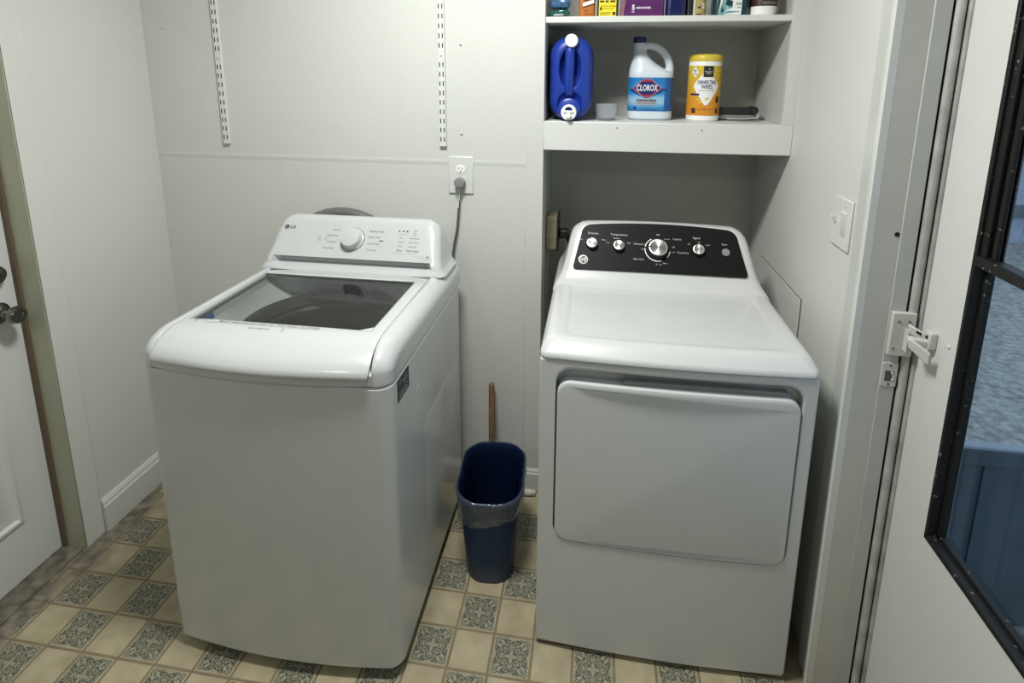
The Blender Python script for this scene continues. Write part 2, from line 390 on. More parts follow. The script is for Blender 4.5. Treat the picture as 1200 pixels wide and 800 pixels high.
def ellipsoid(c, r, nu=24, nv=14):
    prof = [(math.sin(math.pi*j/nv), -math.cos(math.pi*j/nv)) for j in range(1, nv)]
    loops = [[(c[0]+r[0]*s*math.cos(2*math.pi*i/nu), c[1]+r[1]*s*math.sin(2*math.pi*i/nu), c[2]+r[2]*h) for i in range(nu)] for s, h in prof]
    return loft(loops)

# ================================================================ ROOM SHELL
XL, XR, YB, YA, ZC = -1.70, 0.625, 1.92, 2.29, 2.55
S = 0.115; GX, GY = -14.1517*S, 11.4131*S          # vinyl tile pitch and grid origin
# ---- floor
floor = struct('floor', box(-1.90, 0.80, -4.10, 2.40, -0.06, 0.0), M['grout'])
def tile_geo(cx, cy, h=0.0016):
    a, b = S/2-0.0042, S/2-0.0034
    return loft([at_z([(cx-a, cy-a), (cx+a, cy-a), (cx+a, cy+a), (cx-a, cy+a)], h),
                 at_z([(cx-b, cy-b), (cx+b, cy-b), (cx+b, cy+b), (cx-b, cy+b)], 0.0)], True, False)
tile_me = {k: make_mesh('tile', tile_geo(0, 0), M[n], 0) for k, n in ((0, 'tile_plain'), (1, 'tile_ornate'))}
rest = {0: [], 1: []}
for i in range(-1, 20):
    for j in range(-47, 9):
        cx, cy = GX+(i+0.5)*S, GY+(j+0.5)*S
        if cx < XL+0.005 or cx > XR-0.03 or (cy > YB-0.03 and cx < -0.12) or cy > YA-0.05: continue
        k = (i+j) % 2
        under = (-1.10 < cx < -0.52 and 1.22 < cy < 1.80) or (-0.08 < cx < 0.51 and cy > 1.38)
        if cy > 0.84 and not under:
            o = bpy.data.objects.new('tile', tile_me[k]); COL.objects.link(o); o.parent = floor; o.location = (cx, cy, 0)
        else: rest[k].append(tile_geo(cx, cy))
# tiles out of sight: one joined field per pattern
for k, n in ((0, 'tile_plain'), (1, 'tile_ornate')):
    me = M[n]
    o = part('tile_field', merge(*rest[k]), me, floor, angle=0, kind='stuff')
# worn threshold strip under the left door
struct('trim_1', box(-1.80, -1.703, 0.45, 1.40, 0.0, 0.006), M['grout'])
# ---- walls
struct('wall_back', merge(box(XL-0.12, -0.183, YB, YB+0.10, 0, 1.306), box(XL-0.12, -0.183, YB-0.0008, YB+0.10, 1.306, ZC)), M['wall'], angle=0)
struct('wall_left', merge(box(XL-0.12, XL, 1.393, YB+0.1, 0, ZC), box(XL-0.12, XL, -4.1, 0.55, 0, ZC), box(XL-0.12, XL, 0.55, 1.393, 2.05, ZC)), M['wall'], angle=0)
struct('wall_right', merge(box(XR+0.008, XR+0.13, 1.315, YA+0.1, 0, ZC), box(XR, XR+0.13, -4.1, 0.36, 0, ZC), box(XR, XR+0.13, 0.36, 1.315, 2.06, ZC)), M['wall'], angle=0)
struct('wall_front', box(XL-0.12, XR+0.13, -4.2, -4.1, 0, ZC), M['wall'], angle=0)
struct('ceiling', box(XL-0.12, XR+0.13, -4.2, YA+0.1, ZC, ZC+0.1), M['ceiling'], angle=0)
struct('wall_alcove_back', box(-0.30, XR+0.13, YA, YA+0.10, 0, ZC), M['alcove'], angle=0)
struct('wall_alcove_left', box(-0.283, -0.1835, YB+0.101, YA, 0, ZC), M['alcove'], angle=0)
# furred-out right cheek of the cupboard above the fascia and the corner strip left of the alcove
struct('wall_cupboard_right', box(0.600, XR+0.01, YB+0.004, YA, 1.457, ZC), M['alcove'], angle=0)
struct('trim_2', box(0.598, XR+0.009, YB-0.003, YB+0.02, 1.457, ZC), M['trim'], bevel=0.002)
struct('trim_3', box(-0.245, -0.183, YB-0.0030, YB+0.004, 0, ZC), M['wall'], bevel=0.0015)
struct('trim_4', loft([[(x, YB, 1.292), (x, YB-0.0014, 1.302), (x, YB-0.0018, 1.306), (x, YB-0.0009, 1.314), (x, YB, 1.320)] for x in (-1.70, -0.246)]), M['wall'], angle=80)     # drywall joint
# flat casing on the left wall and its baseboard
struct('trim_5', box(XL, XL+0.005, 1.393, 1.465, 0, 2.12), M['wall'], bevel=0.003)
def bb_profile(h, d): return [(0, 0), (d, 0), (d, h*0.78), (d*0.72, h*0.84), (d*0.72, h*0.90), (d*0.35, h), (0, h)]
P = bb_profile(0.125, 0.016)
struct('baseboard_left', loft([[(XL+a, y, b) for a, b in P] for y in (1.466, YB)]), M['baseboard'], angle=20)
struct('baseboard_back', loft([[(x, YB-a, b) for a, b in bb_profile(0.085, 0.014)] for x in (XL, -0.183)]), M['baseboard'], angle=20)
# ---- left doorway (olive jamb facing the camera, brown weatherstrip, panelled door)
struct('trim_6', box(-1.90, XL, 1.391, 1.41, 0, 2.06), M['olive'], bevel=0.002)
struct('trim_7', box(-1.795, -1.768, 1.381, 1.394, 0.004, 2.06), M['brown_stop'])
dl = struct('door_1', box(-1.83, -1.785, 0.56, 1.383, 0.006, 2.04), M['door'], bevel=0.002)
def raised_panel(y0, y1, z0, z1, x):
    def rr(i, h): return [(x+h, y0+i, z0+i), (x+h, y1-i, z0+i), (x+h, y1-i, z1-i), (x+h, y0+i, z1-i)]
    return loft([rr(0, 0.0), rr(0.004, 0.007), rr(0.016, 0.010), rr(0.024, 0.001), rr(0.034, 0.001), rr(0.060, 0.008)], False, True)
for (z0, z1) in ((0.195, 0.82), (1.08, 1.90)):
    for (y0, y1) in ((0.66, 0.93), (1.015, 1.285)):
        part('door_panel', raised_panel(y0, y1, z0, z1, -1.785), M['door'], dl, angle=20)
kn = part('door_knob', lathe([(0.033, 0), (0.033, 0.006), (0.024, 0.014), (0.0135, 0.018), (0.0125, 0.042), (0.022, 0.048), (0.0265, 0.060), (0.0265, 0.072), (0.022, 0.079), (0.010, 0.079), (0.008, 0.075)], (-1.785, 1.322, 0.895), 32, 'x'), M['nickel'], dl)
part('deadbolt', lathe([(0.032, 0), (0.032, 0.008), (0.026, 0.026), (0.020, 0.030), (0.006, 0.030), (0.005, 0.026)], (-1.785, 1.322, 1.018), 32, 'x'), M['nickel'], dl)
# ---- right doorway
struct('trim_8', box(0.6252, 0.6785, 1.3032, 1.335, 0, 2.06), M['jamb'], angle=0)
struct('trim_9', box(0.6787, 0.713, 1.300, 1.335, 0, 2.06), M['jamb_strip'], bevel=0.0015)
# moulded casing on the room side of the right wall
cas = [(0.0, 1.303), (-0.017, 1.303), (-0.019, 1.306), (-0.019, 1.312), (-0.0145, 1.318), (-0.0145, 1.330), (-0.010, 1.340), (-0.010, 1.375), (-0.006, 1.385), (-0.004, 1.392), (0, 1.395)]
struct('trim_10', loft([[(XR+a, y, z) for a, y in cas] for z in (0, 2.12)]), M['trim'], angle=25)
struct('trim_11', box(0.713, 0.79, 1.306, 1.335, 0, 2.06), M['black_gap'])
# rounded metal weatherstrip between jamb and door
struct('trim_12', merge(tube([(0.727, 1.300, 0.01), (0.727, 1.300, 2.05)], 0.0095, 12), box(0.7375, 0.7415, 1.283, 1.296, 0.01, 2.05)), M['alu'])
# door: stile, rails and glazed opening
DX0, DX1, DY0, DY1 = 0.742, 0.785, 0.40, 1.283
WY0, WY1, WZ0, WZ1 = 0.54, 1.158, 0.628, 1.93
dr = struct('door_2', merge(box(DX0, DX1, WY1, DY1, 0.012, 2.05), box(DX0, DX1, DY0, WY0, 0.012, 2.05), box(DX0, DX1, WY0, WY1, 0.012, WZ0), box(DX0, DX1, WY0, WY1, WZ1, 2.05)), M['door'], angle=0)
struct('trim_13', box(0.70, 0.80, 0.33, 0.398, 0, 2.06), M['trim'])
fx0, fx1 = 0.738, 0.760
part('window_frame', merge(box(fx0, fx1, WY1-0.010, WY1, WZ0, WZ1), box(fx0, fx1, WY0, WY0+0.010, WZ0, WZ1), box(fx0, fx1, WY0, WY1, WZ0, WZ0+0.012), box(fx0, fx1, WY0, WY1, WZ1-0.012, WZ1)), M['dark_frame'], dr, bevel=0.002)
part('lower_sash', merge(box(0.758, 0.772, WY1-0.020, WY1-0.008, WZ0+0.010, 1.27), box(0.758, 0.772, WY0+0.008, WY0+0.020, WZ0+0.010, 1.27), box(0.758, 0.772, WY0+0.01, WY1-0.01, WZ0+0.010, WZ0+0.020)), M['dark_frame'], dr, bevel=0.002)
part('upper_sash', merge(box(0.744, 0.762, WY1-0.026, WY1-0.008, 1.27, WZ1), box(0.750, 0.764, WY1-0.044, WY1-0.030, 1.27, WZ1), box(0.754, 0.766, WY1-0.044, WY1-0.008, 1.27, WZ1), box(0.748, 0.766, WY0+0.01, WY0+0.05, 1.27, WZ1), box(0.748, 0.766, WY0+0.01, WY1-0.01, WZ1-0.05, WZ1)), M['dark_frame'], dr, bevel=0.003)
part('meeting_rail', box(0.738, 0.768, WY0+0.005, WY1-0.005, 1.254, 1.276), M['dark_frame'], dr, bevel=0.003)
part('glass_pane', box(0.763, 0.766, WY0+0.012, WY1-0.012, WZ0+0.012, 1.262), M['door_glass'], dr, angle=0)
part('glass_pane', box(0.757, 0.760, WY0+0.02, WY1-0.02, 1.268, WZ1-0.02), M['door_glass'], dr, angle=0)
# exterior skin of the house beside the door
struct('wall_exterior', merge(box(XR+0.131, 0.84, 1.336, 1.96, -0.5, 2.7), box(XR+0.131, 0.84, -4.2, 0.33, -0.5, 2.7)), M['knee_cap'], angle=0)

# ---------------------------------------------------------------- outside, seen through the door glass
struct('ground', grid(24, 24, lambda u, v: (0.80+14*u, -4+16*v, -0.42+0.02*math.sin(9*u+5*v)+0.0*u)), M['ground'])
kw = thing('porch_half_wall', 'dark blue-grey half wall of the porch seen through the lower door glass', 'wall', (2.0, 1.99, -0.42))
part('wall_body', box(0.845, 3.6, 1.97, 1.995, -0.43, 0.322), M['knee'], kw, bevel=0.004)
part('cap', box(0.845, 3.6, 1.955, 1.99, 0.322, 0.334), M['knee_cap'], kw, bevel=0.003)
part('cap_board', box(0.845, 3.6, 1.952, 1.975, 0.262, 0.322), M['knee'], kw, bevel=0.003)
for x in (1.15, 1.42, 1.69, 1.96, 2.5, 3.04):
    part('batten', box(x-0.012, x+0.012, 1.962, 1.972, -0.42, 0.315), M['knee'], kw)
fn = thing('board_fence', 'blue-grey board fence at the back of the yard outside the door', 'fence', (5.2, 7.5, -0.42))
for q in range(46):
    x = 2.6+q*0.142
    part('board', box(x, x+0.136, 7.50, 7.52+0.004*(q % 3), -0.46, 1.55+0.02*(q % 2)), M['fence'], fn)
for z in (-0.03, 1.15):
    part('rail', box(2.6, 9.13, 7.455, 7.50, z-0.06, z+0.09), M['fence_rail'], fn)

# ================================================================ SHELVES
sh = thing('lower_shelf', 'white built-in shelf with deep front fascia above the dryer', 'shelf', (0.21, 2.0, 1.357))
part('fascia', box(-0.183, XR+0.008, YB-0.004, YB+0.018, 1.357, 1.4575), M['shelf'], sh, bevel=0.0025)
part('board', box(-0.183, 0.600, YB+0.018, YA, 1.438, 1.4565), M['shelf'], sh)
us = thing('upper_shelf', 'thin white upper shelf carrying the cleaning bottles', 'shelf', (0.21, 2.0, 1.785))
part('board', box(-0.183, 0.600, YB+0.002, YA, 1.786, 1.806), M['shelf'], us, bevel=0.002)

# ================================================================ WASHING MACHINE
WX, WH = -0.809, 0.337
def wplan(inset=0.0, yf=1.148, bow=0.026, r=0.035, yb=1.85, ed=14):
    P = rrect(WX, (yf+yb)/2, WH-inset, (yb-yf)/2-inset, max(0.012, r-inset*0.5), 8, ed)
    return bowed(P, WX, WH, 1.30, bow)
wm = thing('washing_machine', 'white top-load washing machine with a glass lid, beside the left wall', 'washing machine', (WX, 1.5, 0))
part('cabinet', loft([at_z(wplan(0.006), 0.036), at_z(wplan(0.001), 0.041), at_z(wplan(), 0.050), at_z(wplan(), 0.868), at_z(wplan(0.006), 0.874)], True, False), M['enamel'], wm, angle=30)
part('base', loft([at_z(wplan(0.05), 0.006), at_z(wplan(0.05), 0.040)]), M['black_gap'], wm)
for x in (WX-0.27, WX+0.27):
    for y in (1.24, 1.76):
        part('foot', lathe([(0.025, 0.002), (0.025, 0.015), (0.012, 0.016), (0.012, 0.03)], (x, y, 0), 16), M['black'], wm)
# shallow pressed shapes in the right-hand side panel
def side_emboss(y, z0, z1, w):
    pth = [(-0.4725, y-w, z0)]+[(-0.4725, y-w*math.cos(math.pi*i/10), z1+w*math.sin(math.pi*i/10)) for i in range(11)]+[(-0.4725, y+w, z0)]
    return tube(pth, 0.0012, 6)
for (ey, ez0, ez1) in ((1.36, 0.66, 0.745), (1.62, 0.73, 0.775)):
    part('pressed_ridge', side_emboss(ey, ez0, ez1, 0.016), M['enamel'], wm)
part('pressed_panel', loft([at_x(rrect(1.60, 0.36, 0.20-i, 0.26-i, 0.03, 6, 6), x) for x, i in ((-0.4725, 0.0), (-0.4712, 0.008))]), M['enamel'], wm, angle=60)
# top frame with a rectangular well
hw, yb_l, yf_l = 0.282, 1.658, 1.120
well = rrect(WX, 1.425, 0.268, 0.222, 0.03, 8, 60)
funnel = rrect(WX, 1.445, 0.262, 0.205, 0.06, 8, 60)
cc = (WX, 1.475)
def to_circle(P, r): return [(cc[0]+r*math.cos(math.atan2(y-cc[1], x-cc[0])), cc[1]+r*math.sin(math.atan2(y-cc[1], x-cc[0]))) for x, y in P]
SP = [(1.846, 0.9600), (1.66, 0.9605), (1.40, 0.9635), (1.25, 0.9645), (1.232, 0.9645), (1.210, 0.9622), (1.190, 0.9570), (1.170, 0.948), (1.155, 0.936), (1.1455, 0.922), (1.1425, 0.910), (1.1425, 0.878)]
def shoulder(sgn):
    rows = []
    for q, (y, z) in enumerate(SP):
        a = SP[max(0, q-1)]; b = SP[min(len(SP)-1, q+1)]; ty, tz = b[0]-a[0], b[1]-a[1]; l = math.hypot(ty, tz)
        ny, nz = -tz/l, ty/l                      # inward normal of the side profile
        if nz > 0 or (abs(nz) < 1e-6 and ny < 0): ny, nz = -ny, -nz
        k = max(0.0, min(1.0, (1.26-y)/0.12)); xi = 0.2838+0.0105*k; w = WH-xi; R = 0.044
        row = [(WX+sgn*xi, y+ny*0.014, z+nz*0.014), (WX+sgn*xi, y+ny*0.0015, z+nz*0.0015), (WX+sgn*(xi+0.0015), y, z)]
        for t in range(1, 9):
            th = math.radians(90*t/8); row.append((WX+sgn*(xi+0.0015+(w-0.0015)*math.sin(th)), y+ny*R*(1-math.cos(th)), z+nz*R*(1-math.cos(th))))
        last = row[-1]; row.append((last[0], last[1], 0.878)); rows.append(row)
    n = len(rows[0])
    return [p for r_ in rows for p in r_], [(q*n+t, q*n+t+1, (q+1)*n+t+1, (q+1)*n+t) for q in range(len(rows)-1) for t in range(n-1)]
for sgn in (-1, 1): part('top_shoulder', shoulder(sgn), M['white'], wm, angle=60)
def strip(y0, y1, z): return [(x, y0-0.026*(1-((x-WX)/0.2945)**2), z) for x in [WX-0.2945+0.589*q/24 for q in range(25)]]+[(WX+0.2945, y1, z), (WX-0.2945, y1, z)]
part('front_strip', loft([strip(1.1445, 1.2, 0.878), strip(1.1425, 1.2, 0.8795), strip(1.1425, 1.2, 0.906), strip(1.150, 1.2, 0.912)]), M['white'], wm, angle=40)
part('well_plate', loft([at_z(rrect(WX, 1.430, 0.292, 0.232, 0.006, 8, 60), 0.948), at_z(well, 0.947), at_z(funnel, 0.925)], False, False), M['white'], wm, angle=40, recalc=False)
part('seam', loft([at_z(wplan(0.008), 0.872), at_z(wplan(0.008), 0.880)], False, False), M['grey_dark'], wm)
dm = part('drum_collar', loft([at_z(funnel, 0.9255), at_z(to_circle(funnel, 0.252), 0.868), at_z(to_circle(funnel, 0.238), 0.862)], False, False), M['offwhite'], wm, angle=60, recalc=False)
part('balance_ring', lathe([(0.240, 0.870), (0.243, 0.876), (0.236, 0.879), (0.222, 0.872), (0.214, 0.858), (0.210, 0.850), (0.212, 0.838), (0.206, 0.830), (0.207, 0.815), (0.226, 0.812)], (cc[0], cc[1], 0), 64, cap0=False, cap1=False), M['ring'], wm, angle=30, recalc=False)
part('drum', lathe([(0.226, 0.812), (0.222, 0.79), (0.226, 0.785), (0.226, 0.60), (0.221, 0.59), (0.226, 0.58), (0.226, 0.42), (0.19, 0.40), (0.06, 0.39), (0.055, 0.45), (0.03, 0.47), (0.001, 0.475)], (cc[0], cc[1], 0), 64, cap0=False, cap1=False), M['drum'], wm, angle=30, recalc=False)
part('blue_patch', grid(6, 4, lambda u, v: (-1.0735+0.004*v, 1.285+0.055*u, 0.944-0.016*v)), M['blue_patch'], wm, label='blue patch inside the drum opening')  # plain blue patch on the left wall of the well
# lid: white frame curving down to the front lip, with a tinted glass pane
GX0, GX1, GY0, GY1 = -1.072, -0.562, 1.258, 1.604
prof = [(yb_l, 0.9605), (1.64, 0.9625), (GY1, 0.9635), (GY0, 0.9645), (1.235, 0.9645), (1.212, 0.9625), (1.190, 0.9570), (1.168, 0.948), (1.150, 0.936), (1.137, 0.922), (1.131, 0.910), (1.132, 0.902), (1.139, 0.897)]
xs = [WX-hw, -1.086, GX0]+[GX0+(GX1-GX0)*i/12 for i in range(1, 12)]+[GX1, -0.545, WX+hw-0.001]
V, F = [], []
for (y, z) in prof:
    k = max(0, min(1, (1.26-y)/0.12))
    for x in xs:
        t = (x-WX)/hw; q = {0.922: 0.998, 0.910: 0.993, 0.902: 0.984, 0.897: 0.975}.get(z, 1.0); V.append((WX+(x-WX)*(1+0.035*k)*q, y-0.026*k*(1-t*t), z-(0.004*abs(t)**6)))
nx = len(xs)
for j in range(len(prof)-1):
    for i in range(nx-1):
        if j == 2 and 2 <= i < nx-3: continue
        F.append((j*nx+i, j*nx+i+1, (j+1)*nx+i+1, (j+1)*nx+i))
lid = part('lid', (V, F), M['white'], wm, angle=60)
so = lid.modifiers.new('solid', 'SOLIDIFY'); so.thickness = 0.010; so.offset = 1.0 if False else -1.0
bv = lid.modifiers.new('bevel', 'BEVEL'); bv.width = 0.002; bv.segments = 2; bv.limit_method = 'ANGLE'; bv.angle_limit = math.radians(50)
ch = 0.030
gp = [(GX0-0.004, GY0-0.004), (GX1-ch, GY0-0.004), (GX1+0.004, GY0+ch*0.7), (GX1+0.004, GY1+0.004), (GX0-0.004, GY1+0.004)]
part('lid_glass', loft([at_z(gp, 0.9595), at_z(gp, 0.9632)]), M['lid_glass'], lid, angle=0)
part('lid_corner', loft([at_z([(GX1-ch, GY0-0.002), (GX1+0.002, GY0-0.002), (GX1+0.002, GY0+ch*0.7)], z) for z in (0.9555, 0.9642)]), M['white'], lid, angle=0)
part('glass_border', loft([at_z([(x, y) for x, y in ((GX0, GY1-0.006), (GX1, GY1-0.006), (GX1, GY1), (GX0, GY1))], z) for z in (0.9633, 0.9641)]), M['grey_dark'], lid, angle=0)
lm = plane_map((WX-0.03, 1.2465, 0.9648), (1, 0, 0), (0, 1, 0.0), 0.0002)
lm2 = plane_map((WX-0.045, 1.224, 0.9637), (1, 0, 0), (0, 1, 0.09), 0.0006)
part('warning_strip', convex_patch([(-0.175, -0.0075), (0.155, -0.0075), (0.155, 0.0075), (-0.175, 0.0075)], lm, 2, 2), M['white'], lid)
lm3 = plane_map((WX-0.03, 1.2465, 0.9648), (1, 0, 0), (0, 1, 0.0), 0.0006)
part('lettering', merge(text_geo('MUST BALANCE LOAD AS YOU ADD CLOTHES', 0.0145, lm3, bold=0.012, sx=0.94),
                        text_geo('EASY OPEN LID', 0.0085, lm2, bold=0.02), convex_patch([(0.066, -0.010), (0.068, -0.010), (0.068, 0.010), (0.066, 0.010)], lm2, 1, 1),
                        convex_patch([(-0.196, 0.014), (-0.1945, 0.014), (-0.1945, 0.032), (-0.196, 0.032)], lm2, 1, 1)), M['print'], lid, angle=0)
# control panel housing
def cphw(z):
    t = [(0.9595, 0.3305), (0.966, 0.3255), (0.975, 0.3190), (0.99, 0.312), (1.02, 0.306), (1.06, 0.2985), (1.085, 0.293), (1.10, 0.286), (1.110, 0.277), (1.118, 0.263), (1.1215, 0.25), (1.1225, 0.24)]
    for (a, b), (c, d) in zip(t, t[1:]):
        if a <= z <= c: return b+(d-b)*(z-a)/(c-a)
    return t[-1][1]
def cpl(z, yf, rec=0.0, yb=1.846, r=0.03):
    h = cphw(z); yb = yb-max(0.0, z-1.03)*0.56; P = rrect(WX, (yf+yb)/2, h, (yb-yf)/2, r, 6, 22)
    return at_z([(x, y+(rec if (y < yf+0.004 and abs(x-WX) < 0.268) else 0)) for x, y in P], z)
lv = [(0.9595, 1.660, 0), (0.966, 1.661, 0.004), (0.972, 1.664, 0.014), (0.9775, 1.667, 0.024), (0.980, 1.668, 0.036), (1.001, 1.675, 0.036), (1.0025, 1.6775, 0.001), (1.003, 1.678, 0), (1.02, 1.690, 0), (1.04, 1.7045, 0), (1.06, 1.719, 0), (1.08, 1.7335, 0), (1.095, 1.745, 0), (1.106, 1.753, 0), (1.114, 1.761, 0), (1.1195, 1.770, 0), (1.122, 1.782, 0)]
cpn = part('control_panel', loft([cpl(*q) for q in lv]), M['white'], wm, angle=42)
PU, PV = (1, 0, 0), (0, 0.081, 0.112)
pm = plane_map((WX, 1.719, 1.06), PU, PV, 0.0006)
pl = (0.081**2+0.112**2)**0.5
def pv(z): return (z-1.06)/0.112*pl
nrm = Vector((1, 0, 0)).cross(Vector(PV)).normalized()
kc = Vector((-0.815, 1.719, 1.058))
dial = part('cycle_dial', frame_lathe([(0.0405, 0.0), (0.0405, 0.004), (0.0375, 0.006), (0.0355, 0.006), (0.034, 0.026), (0.032, 0.030), (0.028, 0.031)], kc, nrm, 48), M['white'], wm)
part('dial_ring', frame_lathe([(0.0425, 0.0002), (0.0425, 0.0016), (0.0400, 0.0016)], kc, nrm, 48), M['grey_dark'], wm)
tx = []
def T(s, x, z, size=0.0085, al='CENTER', **k): tx.append(text_geo(s, size, lambda a, b: pm(a+x-WX, b+pv(z)), al, **k))
for s, z in (('Normal', 1.085), ('Heavy Duty', 1.068), ('Delicates', 1.049), ('Deep Wash', 1.031)): T(s, -0.868+(1.085-z)*(-0.15), z, al='RIGHT')
for s, z in (('Bedding / Bulky', 1.085), ('Speed Wash', 1.068), ('Quick Wash', 1.049), ('Tub Clean', 1.031)): T(s, -0.760, z, al='LEFT')
for z in (1.069, 1.061, 1.053, 1.045):
    for x in (-0.650, -0.602):
        pass
for s, z in (('Hot', 1.070), ('Warm', 1.058), ('Cold', 1.046)): T('· '+s, -0.655, z, 0.0075, 'LEFT')
for s, z in (('Extra Rinse', 1.070), ('Stain Care', 1.058), ('Deep Fill', 1.046)): T('· '+s, -0.618, z, 0.0075, 'LEFT')
T('Temp', -0.645, 1.034, 0.009, bold=0.012); T('Wash Extra', -0.598, 1.034, 0.009, bold=0.012)
T('Wash', -0.598, 1.092, 0.006); T('Rinse', -0.598, 1.085, 0.006); T('Spin', -0.598, 1.078, 0.006)
T('ID', -0.541, 1.018, 0.011, bold=0.03)
part('lettering', merge(*tx), M['print'], cpn, angle=0)
def ringp(cx, cz, r0, r1, n=20, w=1.0):
    a = [pm(cx-WX+r0*w*math.cos(2*math.pi*i/n), pv(cz)+r0*math.sin(2*math.pi*i/n)) for i in range(n)]
    b = [pm(cx-WX+r1*w*math.cos(2*math.pi*i/n), pv(cz)+r1*math.sin(2*math.pi*i/n)) for i in range(n)]
    return loft([a, b], False, False)
def rectp(cx, cz, w, h): return convex_patch([(cx-WX-w/2, pv(cz)-h/2), (cx-WX+w/2, pv(cz)-h/2), (cx-WX+w/2, pv(cz)+h/2), (cx-WX-w/2, pv(cz)+h/2)], pm, 1, 1)
marks = [ringp(-0.913, 1.058, 0.0045, 0.006), rectp(-0.937, 1.060, 0.010, 0.002), rectp(-0.937, 1.055, 0.012, 0.002), rectp(-0.937, 1.050, 0.012, 0.001), ringp(-0.937, 1.063, 0.003, 0.0045),
         ringp(-0.560, 1.0185, 0.0028, 0.0036, 16, 2.0), rectp(-0.580, 1.0185, 0.012, 0.0012), rectp(-0.645, 1.0265, 0.034, 0.0009), rectp(-0.598, 1.0265, 0.034, 0.0009), rectp(-0.712, 1.044, 0.020, 0.0009), rectp(-0.640, 1.081, 0.034, 0.0009)]
part('printed_marks', merge(*marks), M['print_l'], cpn, angle=0)
part('indicator_marks', merge(rectp(-0.654, 1.0895, 0.0045, 0.0045), rectp(-0.640, 1.0895, 0.006, 0.004), rectp(-0.626, 1.0895, 0.006, 0.005), rectp(-0.717, 1.058, 0.004, 0.006), rectp(-0.710, 1.058, 0.0022, 0.006), rectp(-0.7065, 1.058, 0.0022, 0.006)), M['print_d'], cpn, angle=0)
def discp(cx, cz, r, off=0.0006): return [pm(cx-WX+r*math.cos(2*math.pi*i/28), pv(cz)+r*math.sin(2*math.pi*i/28), off) for i in range(28)], [tuple(range(28))]
part('logo_disc', discp(-1.0665, 1.087, 0.0085), M['print_d'], cpn, angle=0)
pmw = lambda a, b: pm(a, b, 0.0010)
def ringw(cx, cz, r0, r1, a0, a1, n=18):
    f = lambda r, t: pm(cx-WX+r*math.cos(t), pv(cz)+r*math.sin(t), 0.0010)
    return grid(n, 1, lambda u, v: f(r0+(r1-r0)*v, a0+(a1-a0)*u))
part('logo_face', merge(ringw(-1.0665, 1.087, 0.0058, 0.0066, math.radians(95), math.radians(360)),
     convex_patch([(-1.0672-WX, pv(1.087)-0.003), (-1.0662-WX, pv(1.087)-0.003), (-1.0662-WX, pv(1.087)+0.0035), (-1.0672-WX, pv(1.087)+0.0035)], pmw, 1, 1)), M['print_w'], cpn, angle=0)
part('logo_lettering', text_geo('LG', 0.0155, lambda a, b: pm(a-1.0550-WX, b+pv(1.087)), 'LEFT', bold=0.03, sx=1.1, shear=0.15), M['print'], cpn, angle=0)
# energy sticker on the side
st = part('sticker', box(-0.4722, -0.4712, 1.198, 1.282, 0.803, 0.862), M['print_d'], wm, angle=0)
sm = plane_map((-0.4712, 1.24, 0.8325), (0, 1, 0), (0, 0, 1), 0.0006)
part('sticker_print', merge(text_geo('4.5', 0.026, lambda a, b: sm(a+0.012, b+0.010), bold=0.02), *[convex_patch([(-0.034, h), (w, h), (w, h+0.003), (-0.034, h+0.003)], sm, 1, 1) for h, w in ((0.020, -0.012), (0.012, -0.014), (-0.010, 0.03), (-0.018, 0.026), (-0.024, 0.03))]), M['print_l'], st, angle=0)

# ================================================================ CLOTHES DRYER
DX, DH = 0.2135, 0.339
dy = thing('clothes_dryer', 'white front-load dryer with a black console, standing in the alcove', 'dryer', (DX, 1.66, 0))
YF = 1.303
def dbow(pts, bow=0.012): return [(x, y-bow*max(0, 1-((x-DX)/DH)**2), z) for x, y, z in pts]
def dface(x0, x1, z0, z1, r, y, bow=0.012): return dbow(at_y(rrect((x0+x1)/2, (z0+z1)/2, (x1-x0)/2, (z1-z0)/2, r, 8, 14), y), bow)
ox0, ox1 = DX-DH, DX+DH
px0, px1, pz0, pz1 = -0.0825, 0.5200, 0.3660, 0.8805
cabin = loft([dface(ox0, ox1, 0.018, 0.902, 0.006, 2.02, 0), dface(ox0, ox1, 0.018, 0.902, 0.006, YF+0.004), dface(ox0+0.004, ox1-0.004, 0.022, 0.898, 0.006, YF),
              dface(px0-0.0015, px1+0.0015, pz0-0.0015, pz1+0.007, 0.046, YF), dface(px0, px1, pz0, pz1, 0.045, YF+0.003), dface(px0+0.001, px1-0.001, pz0+0.001, pz1-0.002, 0.045, YF+0.034)])
part('cabinet', cabin, M['enamel'], dy, angle=14)
part('base', box(ox0+0.03, ox1-0.03, 1.34, 1.98, 0.003, 0.02), M['black_gap'], dy)
# door: slightly proud slab, top edge hollowed behind for the grip
dz0, dz1 = 0.3695, 0.8435; dx0, dx1 = px0+0.0035, px1-0.0035
dd = part('door', loft([dface(dx0, dx1, dz0, dz1, 0.036, YF+0.030), dface(dx0, dx1, dz0, dz1, 0.036, YF+0.004), dface(dx0+0.001, dx1-0.001, dz0+0.001, dz1-0.002, 0.035, YF-0.001), dface(dx0+0.003, dx1-0.003, dz0+0.003, dz1-0.006, 0.033, YF-0.0028), dface(dx0+0.006, dx1-0.006, dz0+0.006, dz1-0.012, 0.030, YF-0.0032)]), M['enamel'], dy, angle=25)
part('door_grip', loft([dbow([(x, y, z) for x, z in ((0.088, 0.836), (0.500, 0.836), (0.486, 0.8555), (0.088, 0.8555))]) for y in (YF+0.012, YF+0.030)]), M['grey_plastic'], dd, bevel=0.002)
